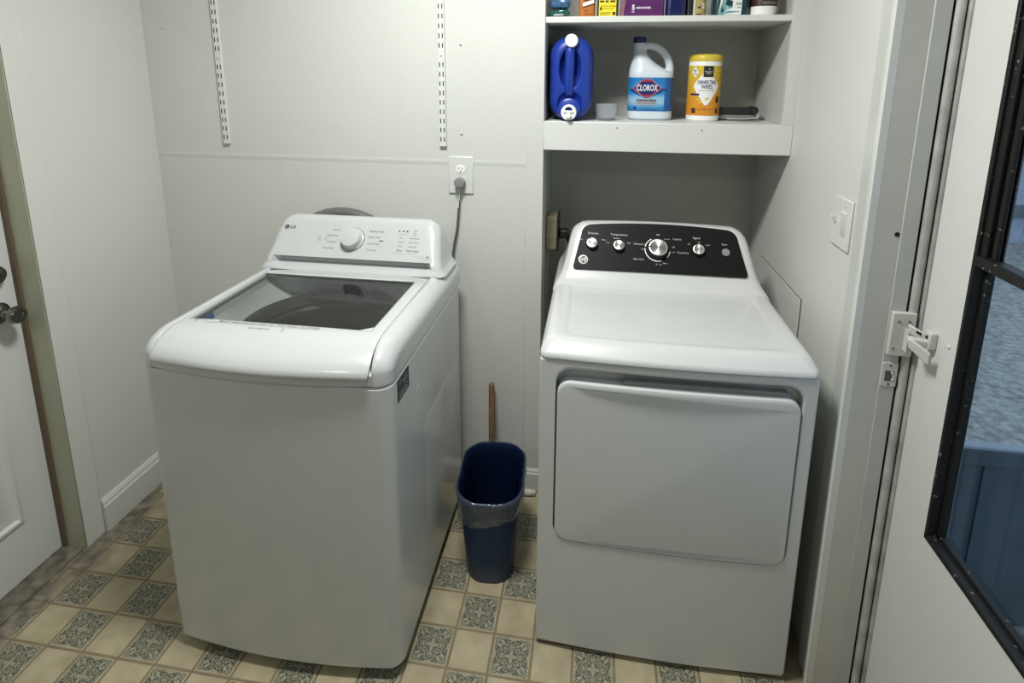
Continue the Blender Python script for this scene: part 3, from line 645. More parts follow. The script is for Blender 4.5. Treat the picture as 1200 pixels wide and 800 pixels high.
# top and console: one white shell
def dplan(inset, yf, yb=2.02, r=0.02, bow=0.012):
    P = rrect(DX, (yf+yb)/2, DH-inset, (yb-yf)/2, r, 8, 14)
    return bowed(P, DX, DH, 1.5, bow)
part('top', loft([at_z(dplan(0.003, YF+0.003), 0.9035), at_z(dplan(0.0, YF-0.003), 0.906), at_z(dplan(0.0, YF-0.003), 0.914), at_z(dplan(0.002, YF+0.003), 0.920), at_z(dplan(0.010, YF+0.022, r=0.03), 0.936), at_z(dplan(0.016, YF+0.031, r=0.03), 0.942), at_z(dplan(0.026, YF+0.042, r=0.03), 0.9455),
      at_z(dplan(0.060, YF+0.056, 1.755, 0.03), 0.9455), at_z(dplan(0.066, YF+0.062, 1.750, 0.028), 0.9425), at_z(dplan(0.07, YF+0.068, 1.746, 0.026), 0.9422)]), M['enamel'], dy, angle=50)
def chw(z):
    t = [(0.925, 0.3388), (0.94, 0.333), (0.955, 0.322), (0.975, 0.312), (1.0, 0.305), (1.04, 0.297), (1.07, 0.291), (1.09, 0.284), (1.103, 0.273), (1.112, 0.258), (1.118, 0.240), (1.122, 0.222)]
    for (a, b), (c, d) in zip(t, t[1:]):
        if a <= z <= c: return b+(d-b)*(z-a)/(c-a)
    return t[-1][1]
def cl(z, yf, arch=0.0):
    yb = 2.015 if z < 0.98 else 2.015-(z-0.98)*0.95
    P = rrect(DX, (yf+yb)/2, chw(z), (yb-yf)/2, 0.025, 6, 16)
    return [(x, y, z+arch*(1-((x-DX)/0.28)**2)) for x, y in P]
part('console', loft([cl(0.925, 1.690), cl(0.938, 1.700), cl(0.946, 1.712), cl(0.954, 1.726), cl(0.964, 1.738), cl(0.983, 1.7535, 0.001), cl(1.01, 1.774, 0.002), cl(1.04, 1.797, 0.004), cl(1.07, 1.8195, 0.006), cl(1.09, 1.8345, 0.007), cl(1.103, 1.8445, 0.007), cl(1.111, 1.8508, 0.008), cl(1.1145, 1.8550, 0.008), cl(1.1155, 1.8600, 0.008), cl(1.1135, 1.8680, 0.008)]), M['enamel'], dy, angle=60)
CU, CV = (1, 0, 0), (0, 0.10, 0.132)
cl_ = (0.10**2+0.132**2)**0.5
def czv(z): return (z-0.983)/0.132*cl_
cm = plane_map((DX, 1.750, 0.983), CU, CV, 0.0)
cn = Vector((1, 0, 0)).cross(Vector(CV)).normalized()
# black film: bottom corners tight, top corners wide, top edge arched
out = []
def arc(cx, cv, r, a0, a1, n=8): return [(cx+r*math.cos(math.radians(a0+(a1-a0)*i/n)), cv+r*math.sin(math.radians(a0+(a1-a0)*i/n))) for i in range(n+1)]
top_v = czv(1.1125)
out += arc(-0.268, 0.012, 0.008, 180, 270); out += arc(0.268, 0.012, 0.008, 270, 360)
out += arc(0.218, top_v-0.036, 0.036, 0, 85)
out += [(0.20-0.40*i/20, top_v+0.011*(1-((0.20-0.40*i/20)/0.225)**2)) for i in range(21)]
out += arc(-0.218, top_v-0.036, 0.036, 95, 180)
bp = part('control_film', loft([[cm(a, b, -0.004) for a, b in out], [cm(a, b, 0.0048) for a, b in out]]), M['black_panel'], dy, angle=25)
cm2 = lambda a, b: cm(a-DX, czv(b), 0.0054)
def cknob(x, z, r, h, name='knob'):
    c = Vector(cm(x-DX, czv(z), 0.0048))
    k = part(name, frame_lathe([(r*1.08, 0), (r*1.08, h*0.25), (r*1.0, h*0.4), (r*0.98, h*0.92), (r*0.93, h)], c, cn, 40), M['black'], dy)
    # spun metal face with concentric turning grooves
    prof = [(r*0.95, h*0.98), (r*0.95, h*1.03), (r*0.90, h*1.06)]+[(r*0.90*(1-i/9), h*1.06+(0.0002 if i % 2 else 0)) for i in range(1, 9)]
    part('knob_face', frame_lathe(prof, c, cn, 40), M['spun'], k)
    u, v = Vector(CU), Vector(CV).normalized()
    d = (u*-0.45+v*0.9).normalized() if r < 0.025 else (u*-1.0+v*0.05).normalized(); s = d.cross(cn)
    pts = [c+d*(r*0.62)+s*0.0016, c+d*(r*0.62)-s*0.0016, c+d*(r*0.96)-s*0.0022, c+d*(r*0.96)+s*0.0022]
    part('pointer', loft([[tuple(p+cn*(h*1.02)) for p in pts], [tuple(p+cn*(h*1.09)) for p in pts]]), M['black'], k, angle=0)
    return k
def spun():
    m = mat('spun_metal', (0.70, 0.70, 0.69), 0.26, metal=1.0); N, L = nt(m); b = N['Principled BSDF']
    b.inputs['Anisotropic'].default_value = 0.85
    t = N.new('ShaderNodeTangent'); t.direction_type = 'RADIAL'; t.axis = 'Y'; L.new(t.outputs[0], b.inputs['Tangent'])
    return m
M['spun'] = spun()
cknob(-0.003, 1.055, 0.0185, 0.016); cknob(0.085, 1.052, 0.0185, 0.016); cknob(0.340, 1.051, 0.0185, 0.016)
cknob(0.211, 1.049, 0.031, 0.022)
part('start_button', frame_lathe([(0.0125, 0), (0.0125, 0.003), (0.0115, 0.004)], cm(0.427-DX, czv(1.050), 0.0048), cn, 32), M['grey_plastic'], dy)
def carc(cx, cz, r0, r1, a0, a1, n=30):
    return grid(n, 1, lambda u, v: cm(cx-DX+(r0+(r1-r0)*v)*math.cos(math.radians(a0+(a1-a0)*u)), czv(cz)+(r0+(r1-r0)*v)*math.sin(math.radians(a0+(a1-a0)*u)), 0.0054))
part('dial_scale', merge(carc(0.211, 1.049, 0.0385, 0.0415, 118, 168), carc(0.211, 1.049, 0.0385, 0.0415, 176, 290), carc(0.211, 1.049, 0.0385, 0.0415, 318, 352)), M['print_w'], bp, angle=0)
ct = []
def CT(s, x, z, size=0.0085, al='CENTER'): ct.append(text_geo(s, size, lambda a, b: cm(a+x-DX, b+czv(z), 0.0054), al, bold=0.008))
def CR(x, z, w, h=0.0012): ct.append(convex_patch([(x-DX-w/2, czv(z)-h/2), (x-DX+w/2, czv(z)-h/2), (x-DX+w/2, czv(z)+h/2), (x-DX-w/2, czv(z)+h/2)], lambda a, b: cm(a, b, 0.0054), 1, 1))
CT('Dryness', 0.000, 1.0865, 0.0105); CT('Temperature', 0.086, 1.0855, 0.0105); CT('Signal', 0.337, 1.086, 0.0105); CT('Start', 0.424, 1.0715, 0.009)
CT('Less', -0.040, 1.068, 0.0065); CT('More', 0.036, 1.069, 0.0065); CT('Low', 0.050, 1.062, 0.0065); CT('Medium', 0.078, 1.075, 0.0065); CT('High', 0.118, 1.063, 0.0065)
CT('Off', 0.213, 1.0900, 0.0085); CT('Delicates', 0.150, 1.062, 0.0085); CT('Cottons', 0.275, 1.080, 0.0085); CT('Off', 0.262, 1.057, 0.007); CT('Timed Dry', 0.292, 1.043, 0.0085); CT('Easy Care', 0.150, 1.020, 0.0085); CT('Off', 0.163, 1.048, 0.007)
CT('More', 0.235, 1.012, 0.0065); CT('20   40', 0.214, 1.008, 0.0065); CT('Off', 0.312, 1.068, 0.0065); CT('On', 0.345, 1.074, 0.0065); CT('Loud', 0.372, 1.068, 0.0065)
CR(-0.018, 1.067, 0.012); CR(0.242, 1.079, 0.020); CR(0.262, 1.0435, 0.010); CR(0.170, 1.062, 0.008)
part('lettering', merge(*ct), M['print_c'], bp, angle=0)
gc = (-0.030, 1.011)
bd = part('badge', frame_lathe([(0.0155, 0), (0.0155, 0.0018), (0.0125, 0.0022)], cm(gc[0]-DX, czv(gc[1]), 0.0048), cn, 36), M['steel'], dy)
part('badge_face', frame_lathe([(0.0122, 0.0022), (0.0122, 0.0026)], cm(gc[0]-DX, czv(gc[1]), 0.0048), cn, 36), M['black_panel'], bd)
gm = lambda a, b: cm(a+gc[0]-DX, b+czv(gc[1]), 0.0082)
part('monogram', merge(text_geo('GE', 0.0145, gm, bold=0.02, shear=0.3), *[ (lambda a0: grid(6, 1, lambda u, v: gm((0.0095+0.0012*v)*math.cos(a0+u*1.1), (0.0095+0.0012*v)*math.sin(a0+u*1.1))))(q*math.pi/2+0.2) for q in range(4)]), M['steel'], bd, angle=0)

# ================================================================ WASTE BIN, LINER, STICK
BC = (-0.306, 1.588); BR = math.radians(4)
def oval(z, hx, hy, dyc=0.0, r=None):
    P = rrect(0, dyc, hx, hy, r or hx*0.8, 8, 6); c, s = math.cos(BR), math.sin(BR)
    return [(BC[0]+x*c-y*s, BC[1]+x*s+y*c, z) for x, y in P]
bn = thing('waste_bin', 'small blue plastic waste bin on the floor between the washer and the dryer', 'bin', (BC[0], BC[1], 0))
part('body', loft([oval(0.003, 0.070, 0.112), oval(0.0, 0.072, 0.115), oval(0.008, 0.076, 0.120), oval(0.10, 0.084, 0.128), oval(0.22, 0.093, 0.137), oval(0.305, 0.099, 0.143), oval(0.305, 0.096, 0.140), oval(0.10, 0.081, 0.124), oval(0.012, 0.072, 0.115)]), M['blue_bin'], bn, angle=45)
part('rim', loft([oval(0.303, 0.100, 0.144), oval(0.300, 0.106, 0.150), oval(0.309, 0.109, 0.153), oval(0.318, 0.107, 0.151), oval(0.321, 0.102, 0.146), oval(0.316, 0.097, 0.141), oval(0.303, 0.096, 0.140), oval(0.303, 0.100, 0.144)], False, False), M['blue_bin'], bn, angle=60)
random.seed(3)
def wob(l, a, sag=0.0):
    n = len(l); o = []
    for i, p in enumerate(l):
        k = a*(math.sin(i*1.7)+0.6*math.sin(i*3.1+1)+random.uniform(-.5, .5))
        d = Vector((p[0]-BC[0], p[1]-BC[1], 0)).normalized()
        o.append((p[0]+d.x*k, p[1]+d.y*k, p[2]+sag*math.sin(2*math.pi*i/n*1.0+0.4)+random.uniform(-.3, .3)*abs(sag)))
    return o
ln = thing('bin_liner', 'clear plastic liner bag folded over the rim of the blue bin', 'bag', (BC[0], BC[1], 0.32))
part('outer_fold', loft([wob(oval(0.3235, 0.104, 0.148), 0.0006), wob(oval(0.3225, 0.1085, 0.1525), 0.0012), wob(oval(0.312, 0.1115, 0.1555), 0.0018), wob(oval(0.290, 0.1085, 0.1525), 0.0022), wob(oval(0.265, 0.1055, 0.1495), 0.0024, 0.010), wob(oval(0.238, 0.103, 0.147), 0.0024, 0.018)], False, False), M['liner'], ln, angle=180)
part('inner_bag', loft([wob(oval(0.3235, 0.104, 0.148), 0.0006), wob(oval(0.317, 0.095, 0.139), 0.002), wob(oval(0.28, 0.086, 0.128), 0.004), wob(oval(0.20, 0.078, 0.118), 0.006), wob(oval(0.10, 0.068, 0.106), 0.005), wob(oval(0.045, 0.055, 0.085), 0.004)], False, True), M['liner_in'], ln, angle=180)
tag(part('wooden_stick', tube([(-0.345, 1.775, 0.004), (-0.366, 1.894, 0.440), (-0.3665, 1.897, 0.450), (-0.367, 1.898, 0.454)], [0.0115, 0.0115, 0.010, 0.006], 14), M['wood']), 'brown wooden stick standing behind the blue bin against the back wall', 'stick')
tag(part('pipe_stub', merge(tube([(-0.262, 1.873, 0.016), (-0.222, 1.868, 0.015), (-0.190, 1.872, 0.013)], [0.013, 0.014, 0.010], 12), tube([(-0.247, 1.871, 0.016), (-0.237, 1.870, 0.016)], 0.017, 12)), M['pipe']), 'short pale pipe stub lying on the floor behind the blue bin', 'pipe')

# ================================================================ BACK-WALL FITTINGS
def standard(name, x, zb, label):
    t = thing(name, label, 'shelf standard', (x, YB-0.0016, zb), 'slotted shelf standards on the back wall')
    y1, y0, w = YB-0.0016, YB-0.014, 0.0125
    part('channel', loft([[(x-w, y1, z), (x-w, y0, z), (x+w, y0, z), (x+w, y1, z)] for z in (zb, 2.36)]), M['standard'], t, bevel=0.001)
    sl = []; z = zb+0.018; k = 0
    while z < 2.34:
        if k != 9:
            for dx in (-0.0062, 0.0062): sl.append(box(x+dx-0.0018, x+dx+0.0018, y0-0.0005, y0+0.002, z, z+0.016))
        z += 0.0325; k += 1
    part('slots', merge(*sl), M['black_gap'], t, angle=0, kind='stuff')
    part('screw', lathe([(0.005, 0), (0.005, -0.0015), (0.003, -0.0028)], (x, y0, zb+0.018+9*0.0325+0.008), 14, 'y'), M['steel'], t)
standard('shelf_standard', -1.392, 1.352, 'white slotted shelf standard on the back wall, left one of the pair')
standard('shelf_standard', -0.543, 1.362, 'white slotted shelf standard on the back wall, directly above the outlet')
for x, z, lab in ((-0.476, 1.717, 'small screw in the back wall, halfway up beside the right shelf standard'), (-0.477, 1.408, 'small screw in the back wall just above the electric outlet')):
    tag(part('screw', lathe([(0.0045, 0), (0.0045, -0.002), (0.002, -0.0045)], (x, YB-0.0016, z), 14, 'y'), M['steel']), lab, 'screw', 'screws left in the back wall')
op = thing('outlet', 'white electric outlet plate on the back wall with one socket in use', 'outlet', (-0.481, YB, 1.258))
part('plate', box(-0.5265, -0.4355, YB-0.0065, YB, 1.190, 1.326), M['plate'], op, bevel=0.003)
for z in (1.280, 1.236):
    rc = part('receptacle', loft([at_y(rrect(-0.481, z, 0.0165, 0.0145, 0.012, 6, 3), y) for y in (YB-0.004, YB-0.0085)]), M['cap_white'], op, bevel=0.0008)
    if z > 1.26:
        part('slot', box(-0.4885, -0.4865, YB-0.0090, YB-0.0080, z-0.001, z+0.007), M['black_gap'], rc, angle=0)
        part('slot', box(-0.4755, -0.4735, YB-0.0090, YB-0.0080, z-0.000, z+0.006), M['black_gap'], rc, angle=0)
        part('slot', lathe([(0.0028, 0), (0.0028, -0.001)], (-0.481, YB-0.0080, z-0.008), 12, 'y'), M['black_gap'], rc)
part('screw', lathe([(0.003, 0), (0.003, -0.001)], (-0.481, YB-0.0065, 1.258), 12, 'y'), M['steel'], op)
cdt = thing('power_cord', 'grey power cord plugged into the outlet and hanging behind the washer', 'cord', (-0.485, YB-0.02, 1.232))
part('plug', merge(lathe([(0.018, -0.0088), (0.0195, -0.014), (0.0195, -0.030), (0.017, -0.034), (0.010, -0.0355)], (-0.481, YB, 1.234), 28, 'y'), tube([(-0.481, YB-0.020, 1.226), (-0.482, YB-0.020, 1.206), (-0.483, YB-0.020, 1.192)], [0.0145, 0.010, 0.006], 14)), M['grey_plastic'], cdt)
part('cable', tube(smooth_path([(-0.483, YB-0.020, 1.194), (-0.486, YB-0.018, 1.160), (-0.490, YB-0.016, 1.11), (-0.497, YB-0.014, 1.05), (-0.510, YB-0.016, 0.98), (-0.53, YB-0.018, 0.80), (-0.56, YB-0.018, 0.60)]), 0.0042, 8), M['cord'], cdt)
part('cord_tag', tube(smooth_path([(-0.4825, YB-0.0265, 1.190), (-0.4835, YB-0.0250, 1.172), (-0.487, YB-0.0235, 1.158), (-0.4885, YB-0.0225, 1.140)]), 0.0018, 6), M['print_w'], cdt, label='white tag strip along the cord')
tag(part('drain_hose', tube([(-0.933+0.236*math.cos(math.radians(a)), YB-0.026, 0.868+0.236*math.sin(math.radians(a))) for a in range(20, 161, 5)], [0.020+(0.0012 if i % 2 else 0) for i in range(29)], 14), M['hose']), 'grey drain hose looped up behind the washing machine', 'hose')
# light surface scratch left of the first standard
tag(part('wall_patch', box(-1.628, -1.603, YB-0.0030, YB-0.0010, 1.776, 1.781), M['wall_patch']), 'tiny raised paint ridge high on the back wall near the corner', 'patch')

# ================================================================ RIGHT WALL AND ALCOVE FITTINGS
XW = XR+0.008
ob = thing('outlet_box', 'tan stained box fixed to the alcove side wall beside the dryer console', 'box', (-0.16, 2.10, 0.95))
part('box_body', box(-0.183, -0.139, 2.055, 2.15, 0.948, 1.080), M['cardboard'], ob, bevel=0.004)
part('box_face', box(-0.1395, -0.134, 2.052, 2.154, 0.942, 1.084), M['black'], ob, bevel=0.002)
dc = thing('dryer_cord', 'black dryer plug and cord in the tan box beside the console', 'cord', (-0.12, 2.10, 1.0))
part('plug', box(-0.134, -0.095, 2.085, 2.125, 0.985, 1.020), M['black'], dc, bevel=0.005)
part('cable', tube(smooth_path([(-0.10, 2.105, 0.995), (-0.085, 2.10, 0.93), (-0.10, 2.08, 0.75), (-0.09, 2.09, 0.45), (-0.05, 2.10, 0.20)]), 0.010, 10), M['black'], dc)
ap = thing('wall_patch_panel', 'cut-out patch panel with dark edge gap in the right wall beside the dryer', 'panel', (XW, 1.90, 0.75))
part('panel', box(XW-0.0035, XW, 1.692, 2.108, 0.55, 0.946), M['wall'], ap, bevel=0.001)
part('edge_gap', merge(box(XW-0.0015, XW, 1.6865, 1.692, 0.55, 0.951), box(XW-0.0012, XW, 1.692, 2.112, 0.946, 0.949)), M['grey_dark'], ap, angle=0)
sw = thing('light_switch', 'white two-gang light switch plate on the right wall by the door casing', 'switch', (XW, 1.483, 1.245))
part('plate', box(XW-0.006, XW, 1.428, 1.532, 1.182, 1.312), M['plate'], sw, bevel=0.0025)
part('toggle', loft([[(XW-0.005, 1.503, 1.240), (XW-0.005, 1.514, 1.240), (XW-0.005, 1.514, 1.258), (XW-0.005, 1.503, 1.258)], [(XW-0.020, 1.5045, 1.254), (XW-0.020, 1.5125, 1.254), (XW-0.018, 1.5125, 1.264), (XW-0.018, 1.5045, 1.264)]]), M['plate'], sw, bevel=0.0012)
part('rocker', loft([[(XW-0.0055, 1.446, 1.214), (XW-0.0055, 1.478, 1.214), (XW-0.0055, 1.478, 1.280), (XW-0.0055, 1.446, 1.280)], [(XW-0.0065, 1.447, 1.216), (XW-0.0065, 1.477, 1.216), (XW-0.0105, 1.477, 1.278), (XW-0.0105, 1.447, 1.278)]]), M['plate'], sw, bevel=0.001)
for z in (1.200, 1.294):
    part('screw', lathe([(0.003, 0), (0.003, -0.001)], (XW-0.006, 1.462, z), 10, 'x'), M['steel'], sw)
# ---- latch on the right door and its keeper
kp = thing('latch_keeper', 'painted metal keeper box of the storm latch screwed to the door jamb', 'latch', (0.705, 1.295, 1.04))
part('keeper_plate', box(0.681, 0.7315, 1.287, 1.300, 0.985, 1.091), M['steel'], kp, bevel=0.0025, seg=3)
for x, z in ((0.695, 1.070), (0.716, 1.071), (0.690, 1.004), (0.7135, 1.003)):
    part('screw', lathe([(0.0034, 0), (0.0034, -0.0012), (0.0012, -0.0012)], (x, 1.287, z), 12, 'y'), M['grey_plastic'], kp)
part('catch_flange', box(0.7090, 0.7112, 1.272, 1.288, 1.002, 1.056), M['steel'], kp, bevel=0.0008)
la = thing('door_latch', 'painted metal lever latch on the white door, bridging to the jamb', 'latch', (0.735, 1.245, 1.04))
part('base', box(0.7265, 0.7425, 1.224, 1.246, 1.034, 1.074), M['steel'], la, bevel=0.004, seg=3)
part('bracket', loft([[(0.708, 1.276, 1.070), (0.712, 1.280, 1.070), (0.712, 1.280, 1.050), (0.708, 1.276, 1.050)], [(0.722, 1.258, 1.064), (0.726, 1.262, 1.064), (0.726, 1.262, 1.046), (0.722, 1.258, 1.046)], [(0.736, 1.250, 1.056), (0.740, 1.252, 1.056), (0.740, 1.252, 1.044), (0.736, 1.250, 1.044)]]), M['steel'], la, bevel=0.0012)
part('bracket_slot', loft([[(0.7185, 1.2620, 1.0625), (0.7205, 1.2628, 1.0625), (0.7205, 1.2628, 1.0565), (0.7185, 1.2620, 1.0565)], [(0.7245, 1.2545, 1.0600), (0.7260, 1.2555, 1.0600), (0.7260, 1.2555, 1.0540), (0.7245, 1.2545, 1.0540)]]), M['black_gap'], la, angle=0)
part('pivot_hole', lathe([(0.0042, 0.0), (0.0042, -0.0012)], (0.7265, 1.236, 1.0600), 14, 'x'), M['black_gap'], la)
part('lever', loft([[(0.738, 1.228, 1.050), (0.738, 1.244, 1.050), (0.738, 1.244, 1.036), (0.738, 1.228, 1.036)], [(0.700, 1.232, 1.055), (0.702, 1.248, 1.056), (0.702, 1.248, 1.040), (0.700, 1.232, 1.040)], [(0.6915, 1.238, 1.053), (0.694, 1.250, 1.055), (0.694, 1.250, 1.042), (0.6915, 1.238, 1.040)]]), M['steel'], la, bevel=0.0022)
part('thumb_piece', loft([[(0.6905, 1.236, 1.055), (0.6945, 1.239, 1.057), (0.6945, 1.239, 1.036), (0.6905, 1.236, 1.034)], [(0.720, 1.206, 1.034), (0.724, 1.209, 1.036), (0.724, 1.209, 1.008), (0.720, 1.206, 1.006)]]), M['steel'], la, bevel=0.0020)
sp_ = thing('strike_plate', 'small worn metal strike plate let into the jamb below the latch keeper', 'strike plate', (0.697, 1.30, 0.93))
part('plate', box(0.680, 0.7135, 1.298, 1.301, 0.902, 0.962), M['steel'], sp_, bevel=0.0008)
part('strike_hole', box(0.687, 0.706, 1.2973, 1.2985, 0.916, 0.942), M['grey_dark'], sp_, angle=0)
part('tongue', tube([(0.703, 1.2975, 0.918), (0.706, 1.296, 0.928), (0.700, 1.296, 0.940)], 0.0028, 8), M['steel'], sp_)
for z in (0.908, 0.955):
    part('screw', lathe([(0.0028, 0), (0.0028, -0.001)], (0.697, 1.298, z), 10, 'y'), M['grey_dark'], sp_)
tag(part('bolt_hole', lathe([(0.0055, 0.0008), (0.0055, -0.0006), (0.003, -0.0006)], (0.672, 1.3028, 1.270), 14, 'y'), M['black_gap']), 'dark drilled hole in the grey door jamb above the latch', 'hole')
tag(part('door_screw', lathe([(0.0045, 0), (0.0045, -0.002), (0.002, -0.0035)], (0.742, 1.186, 1.064), 12, 'x'), M['plate']), 'painted screw head on the white door stile beside the latch', 'screw')

# ================================================================ THINGS ON THE LOWER SHELF
Z1 = 1.4565
# ---- blue dispenser jug lying on its side
jc = (-0.096, 1.608)
jg = thing('detergent_jug', 'blue detergent dispenser jug lying on its side with white caps, on the lower shelf', 'jug', (jc[0], 2.08, Z1))
def jl(y, i): return at_y(rrect(jc[0], Z1+0.1455, 0.0755-i, 0.1455-i, 0.069-min(i, .02)*0.5, 8, 8), y)
jbody = loft([jl(1.953, 0.030), jl(1.957, 0.018), jl(1.966, 0.008), jl(1.985, 0.001), jl(2.02, 0.0), jl(2.19, 0.0), jl(2.215, 0.006), jl(2.226, 0.020)])
handle = tube(smooth_path([(jc[0]-0.002, 1.985, 1.720), (jc[0]-0.003, 1.960, 1.705), (jc[0]-0.004, 1.956, 1.66), (jc[0]-0.005, 1.956, 1.60), (jc[0]-0.004, 1.962, 1.560), (jc[0]-0.002, 1.99, 1.535)]), 0.0175, 14)
body = fused('body', [jbody], M['blue_jug'], jg, 0.0034, cut=[ellipsoid((jc[0]-0.003, 1.950, 1.636), (0.038, 0.046, 0.070)), ellipsoid((jc[0]-0.002, 1.948, 1.515), (0.046, 0.030, 0.046))])
part('handle', handle, M['blue_jug'], jg, angle=60)
part('spout_collar', lathe([(0.040, 0.03), (0.038, -0.004), (0.030, -0.008)], (jc[0]-0.002, 1.950, 1.497), 36, 'y'), M['blue_jug'], jg)
scp = part('spout_cap', lathe([(0.0255, 0.0), (0.0270, -0.006), (0.0270, -0.030), (0.0250, -0.034)], (jc[0]-0.002, 1.943, 1.4885), 36, 'y'), M['cap_white'], jg)
part('spout_opening', loft([[(jc[0]-0.002+a, y, 1.4965+b) for a, b in [(0.013*math.cos(math.pi*q/10), 0.012*math.sin(math.pi*q/10)) for q in range(11)]] for y in (1.9096, 1.9080)]), M['navy'], scp, angle=0)
part('spout_button', merge(lathe([(0.0095, -0.033), (0.0095, -0.046), (0.008, -0.049)], (jc[0]-0.002, 1.943, 1.4790), 24, 'y')), M['cap_white'], scp)
part('spout_bar', box(jc[0]-0.019, jc[0]+0.015, 1.9035, 1.910, 1.4885, 1.4955), M['cap_white'], scp, bevel=0.002)
part('vent_cap', lathe([(0.020, 0.03), (0.0215, 0.0), (0.0225, -0.004), (0.0225, -0.020), (0.020, -0.0235)], (jc[0]+0.001, 1.957, 1.729), 36, 'y'), M['cap_white'], jg)
# ---- clear measuring cup
cu = thing('measuring_cup', 'small clear plastic measuring cup on the lower shelf beside the blue jug', 'cup', (0.031, 2.02, Z1))
part('cup_wall', lathe([(0.0345, 0.0003), (0.036, 0.003), (0.039, 0.057), (0.0405, 0.057), (0.0405, 0.0585), (0.0375, 0.0585), (0.0345, 0.005), (0.001, 0.005)], (0.031, 2.02, Z1), 40), M['cup'], cu)
part('blue_residue', lathe([(0.0335, 0.0052), (0.0338, 0.0080)], (0.031, 2.02, Z1), 32), M['navy'], cu, label='trace of blue liquid')
# ---- bleach bottle with loop handle
bx, by = 0.187, 2.095
bl = thing('bleach_bottle', 'white bleach bottle with navy cap and blue label on the lower shelf', 'bottle', (bx, by, Z1))
bhx, bhy, brr = 0.0785, 0.058, 0.045
def bs(z, cx, hx, hy, r): return at_z(rrect(cx, by, hx, hy, r, 8, 5), Z1+z)
def bsec(z, l, rr_, hy): return bs(z, bx+(l+rr_)/2, (rr_-l)/2, hy, min(0.044, (rr_-l)/2*0.95, hy*0.95))
b_body = loft([bs(0.0, bx, bhx-0.010, bhy-0.010, 0.04), bs(0.004, bx, bhx-0.002, bhy-0.002, brr), bs(0.010, bx, bhx, bhy, brr), bs(0.152, bx, bhx, bhy, brr), bsec(0.164, -0.0785, 0.0775, 0.057), bsec(0.175, -0.0775, 0.060, 0.055), bsec(0.186, -0.0755, 0.038, 0.051), bsec(0.200, -0.0725, 0.016, 0.045), bsec(0.216, -0.0690, -0.002, 0.037), bsec(0.232, -0.0665, -0.015, 0.029), bsec(0.248, -0.0655, -0.022, 0.0225), bsec(0.276, -0.0655, -0.0245, 0.0205)])
hp = smooth_path([(bx-0.042, by, 0.2560+Z1), (bx-0.020, by, 0.2615+Z1), (bx+0.006, by, 0.2600+Z1), (bx+0.032, by, 0.2460+Z1), (bx+0.053, by, 0.222+Z1), (bx+0.0640, by, 0.192+Z1), (bx+0.0650, by, 0.165+Z1), (bx+0.062, by, 0.145+Z1)])
n_ = len(hp); b_handle = tube(hp, [0.0130+0.0020*(i/n_) for i in range(n_)], 14, 1.25)
fused('body', [b_body, b_handle], M['bleach'], bl, 0.0030, smooth=5)
part('cap', lathe([(0.0205, 0.272), (0.0225, 0.274), (0.0225, 0.291), (0.0205, 0.2935)], (bx-0.045, by, Z1), 32), M['navy'], bl)
def perim(s, off):
    """front-centred arc length along the rounded-rectangle wall of the bottle -> room x, y"""
    fl, q = bhx-brr, brr*math.pi/2; sg = 1 if s >= 0 else -1; a = abs(s); r = brr+off
    if a <= fl: x, y = a, -bhy-off
    elif a <= fl+q:
        t = (a-fl)/brr; x, y = fl+r*math.sin(t), -(bhy-brr)-r*math.cos(t)
    else: x, y = bhx+off, -(bhy-brr)+(a-fl-q)
    return bx+sg*x, by+y
def bmap(off, s0=0.0, z0=0.0): return lambda u, v: (*perim(u+s0, off), Z1+z0+v)
lb = part('label', grid(60, 4, lambda u, v: bmap(0.0010)(-0.105+0.150*u, 0.033+0.118*v)), M['bleach_label'], bl, angle=60)
part('side_label', grid(24, 4, lambda u, v: bmap(0.0010)(0.045+0.060*u, 0.033+0.118*v)), M['bleach_side'], bl, angle=60)
zs, s0 = 0.1140, -0.016
def hexa(w, h, k=0.30): return [(-w, 0.004*k), (-w*k, h), (w*k, h), (w, 0.004*k), (w, -0.004*k), (w*k, -h), (-w*k, -h), (-w, -0.004*k)]
part('logo_shadow', convex_patch(hexa(0.066, 0.029, 0.10), bmap(0.0016, s0, zs-0.006), 10, 14), M['logo_navy'], lb)
part('logo_outline', convex_patch(hexa(0.0515, 0.0328, 0.24), bmap(0.0019, s0, zs), 10, 12), M['print_l'], lb)
part('logo_red', convex_patch(hexa(0.049, 0.031, 0.24), bmap(0.0022, s0, zs), 10, 12), M['logo_red'], lb)
part('logo_panel', convex_patch(hexa(0.0415, 0.0225, 0.42), bmap(0.0025, s0, zs), 10, 12), M['logo_navy'], lb)
part('logo_lettering', text_geo('CLOROX', 0.0300, bmap(0.0031, s0, zs), bold=0.02, sx=0.58), M['print_w'], lb, angle=0)
part('white_band', convex_patch([(-0.035, 0.050), (0.028, 0.050), (0.033, 0.058), (0.028, 0.071), (-0.035, 0.071), (-0.040, 0.058)], bmap(0.0016, s0, 0.005), 6, 8), M['print_l'], lb)
part('lettering', merge(text_geo('Performance Bleach', 0.0098, bmap(0.0026, s0, 0.0715), bold=0.02, sx=0.85), text_geo('CLEANS  WHITENS  REMOVES', 0.0052, bmap(0.0026, s0, 0.0615)), text_geo('121 FL OZ (3.57 L)', 0.0058, bmap(0.0026, s0+0.012, 0.038))), M['logo_navy'], lb, angle=0)
part('fine_print', merge(*[convex_patch([(0.083, 0.040+0.011*k), (0.101-0.004*(k % 3), 0.040+0.011*k), (0.101-0.004*(k % 3), 0.0435+0.011*k), (0.083, 0.0435+0.011*k)], bmap(0.0018), 1, 4) for k in range(9)], *[convex_patch([(-0.030, 0.047), (0.040, 0.047), (0.040, 0.0485), (-0.030, 0.0485)], bmap(0.0024, s0), 1, 6)]), M['print_l'], lb, angle=0)
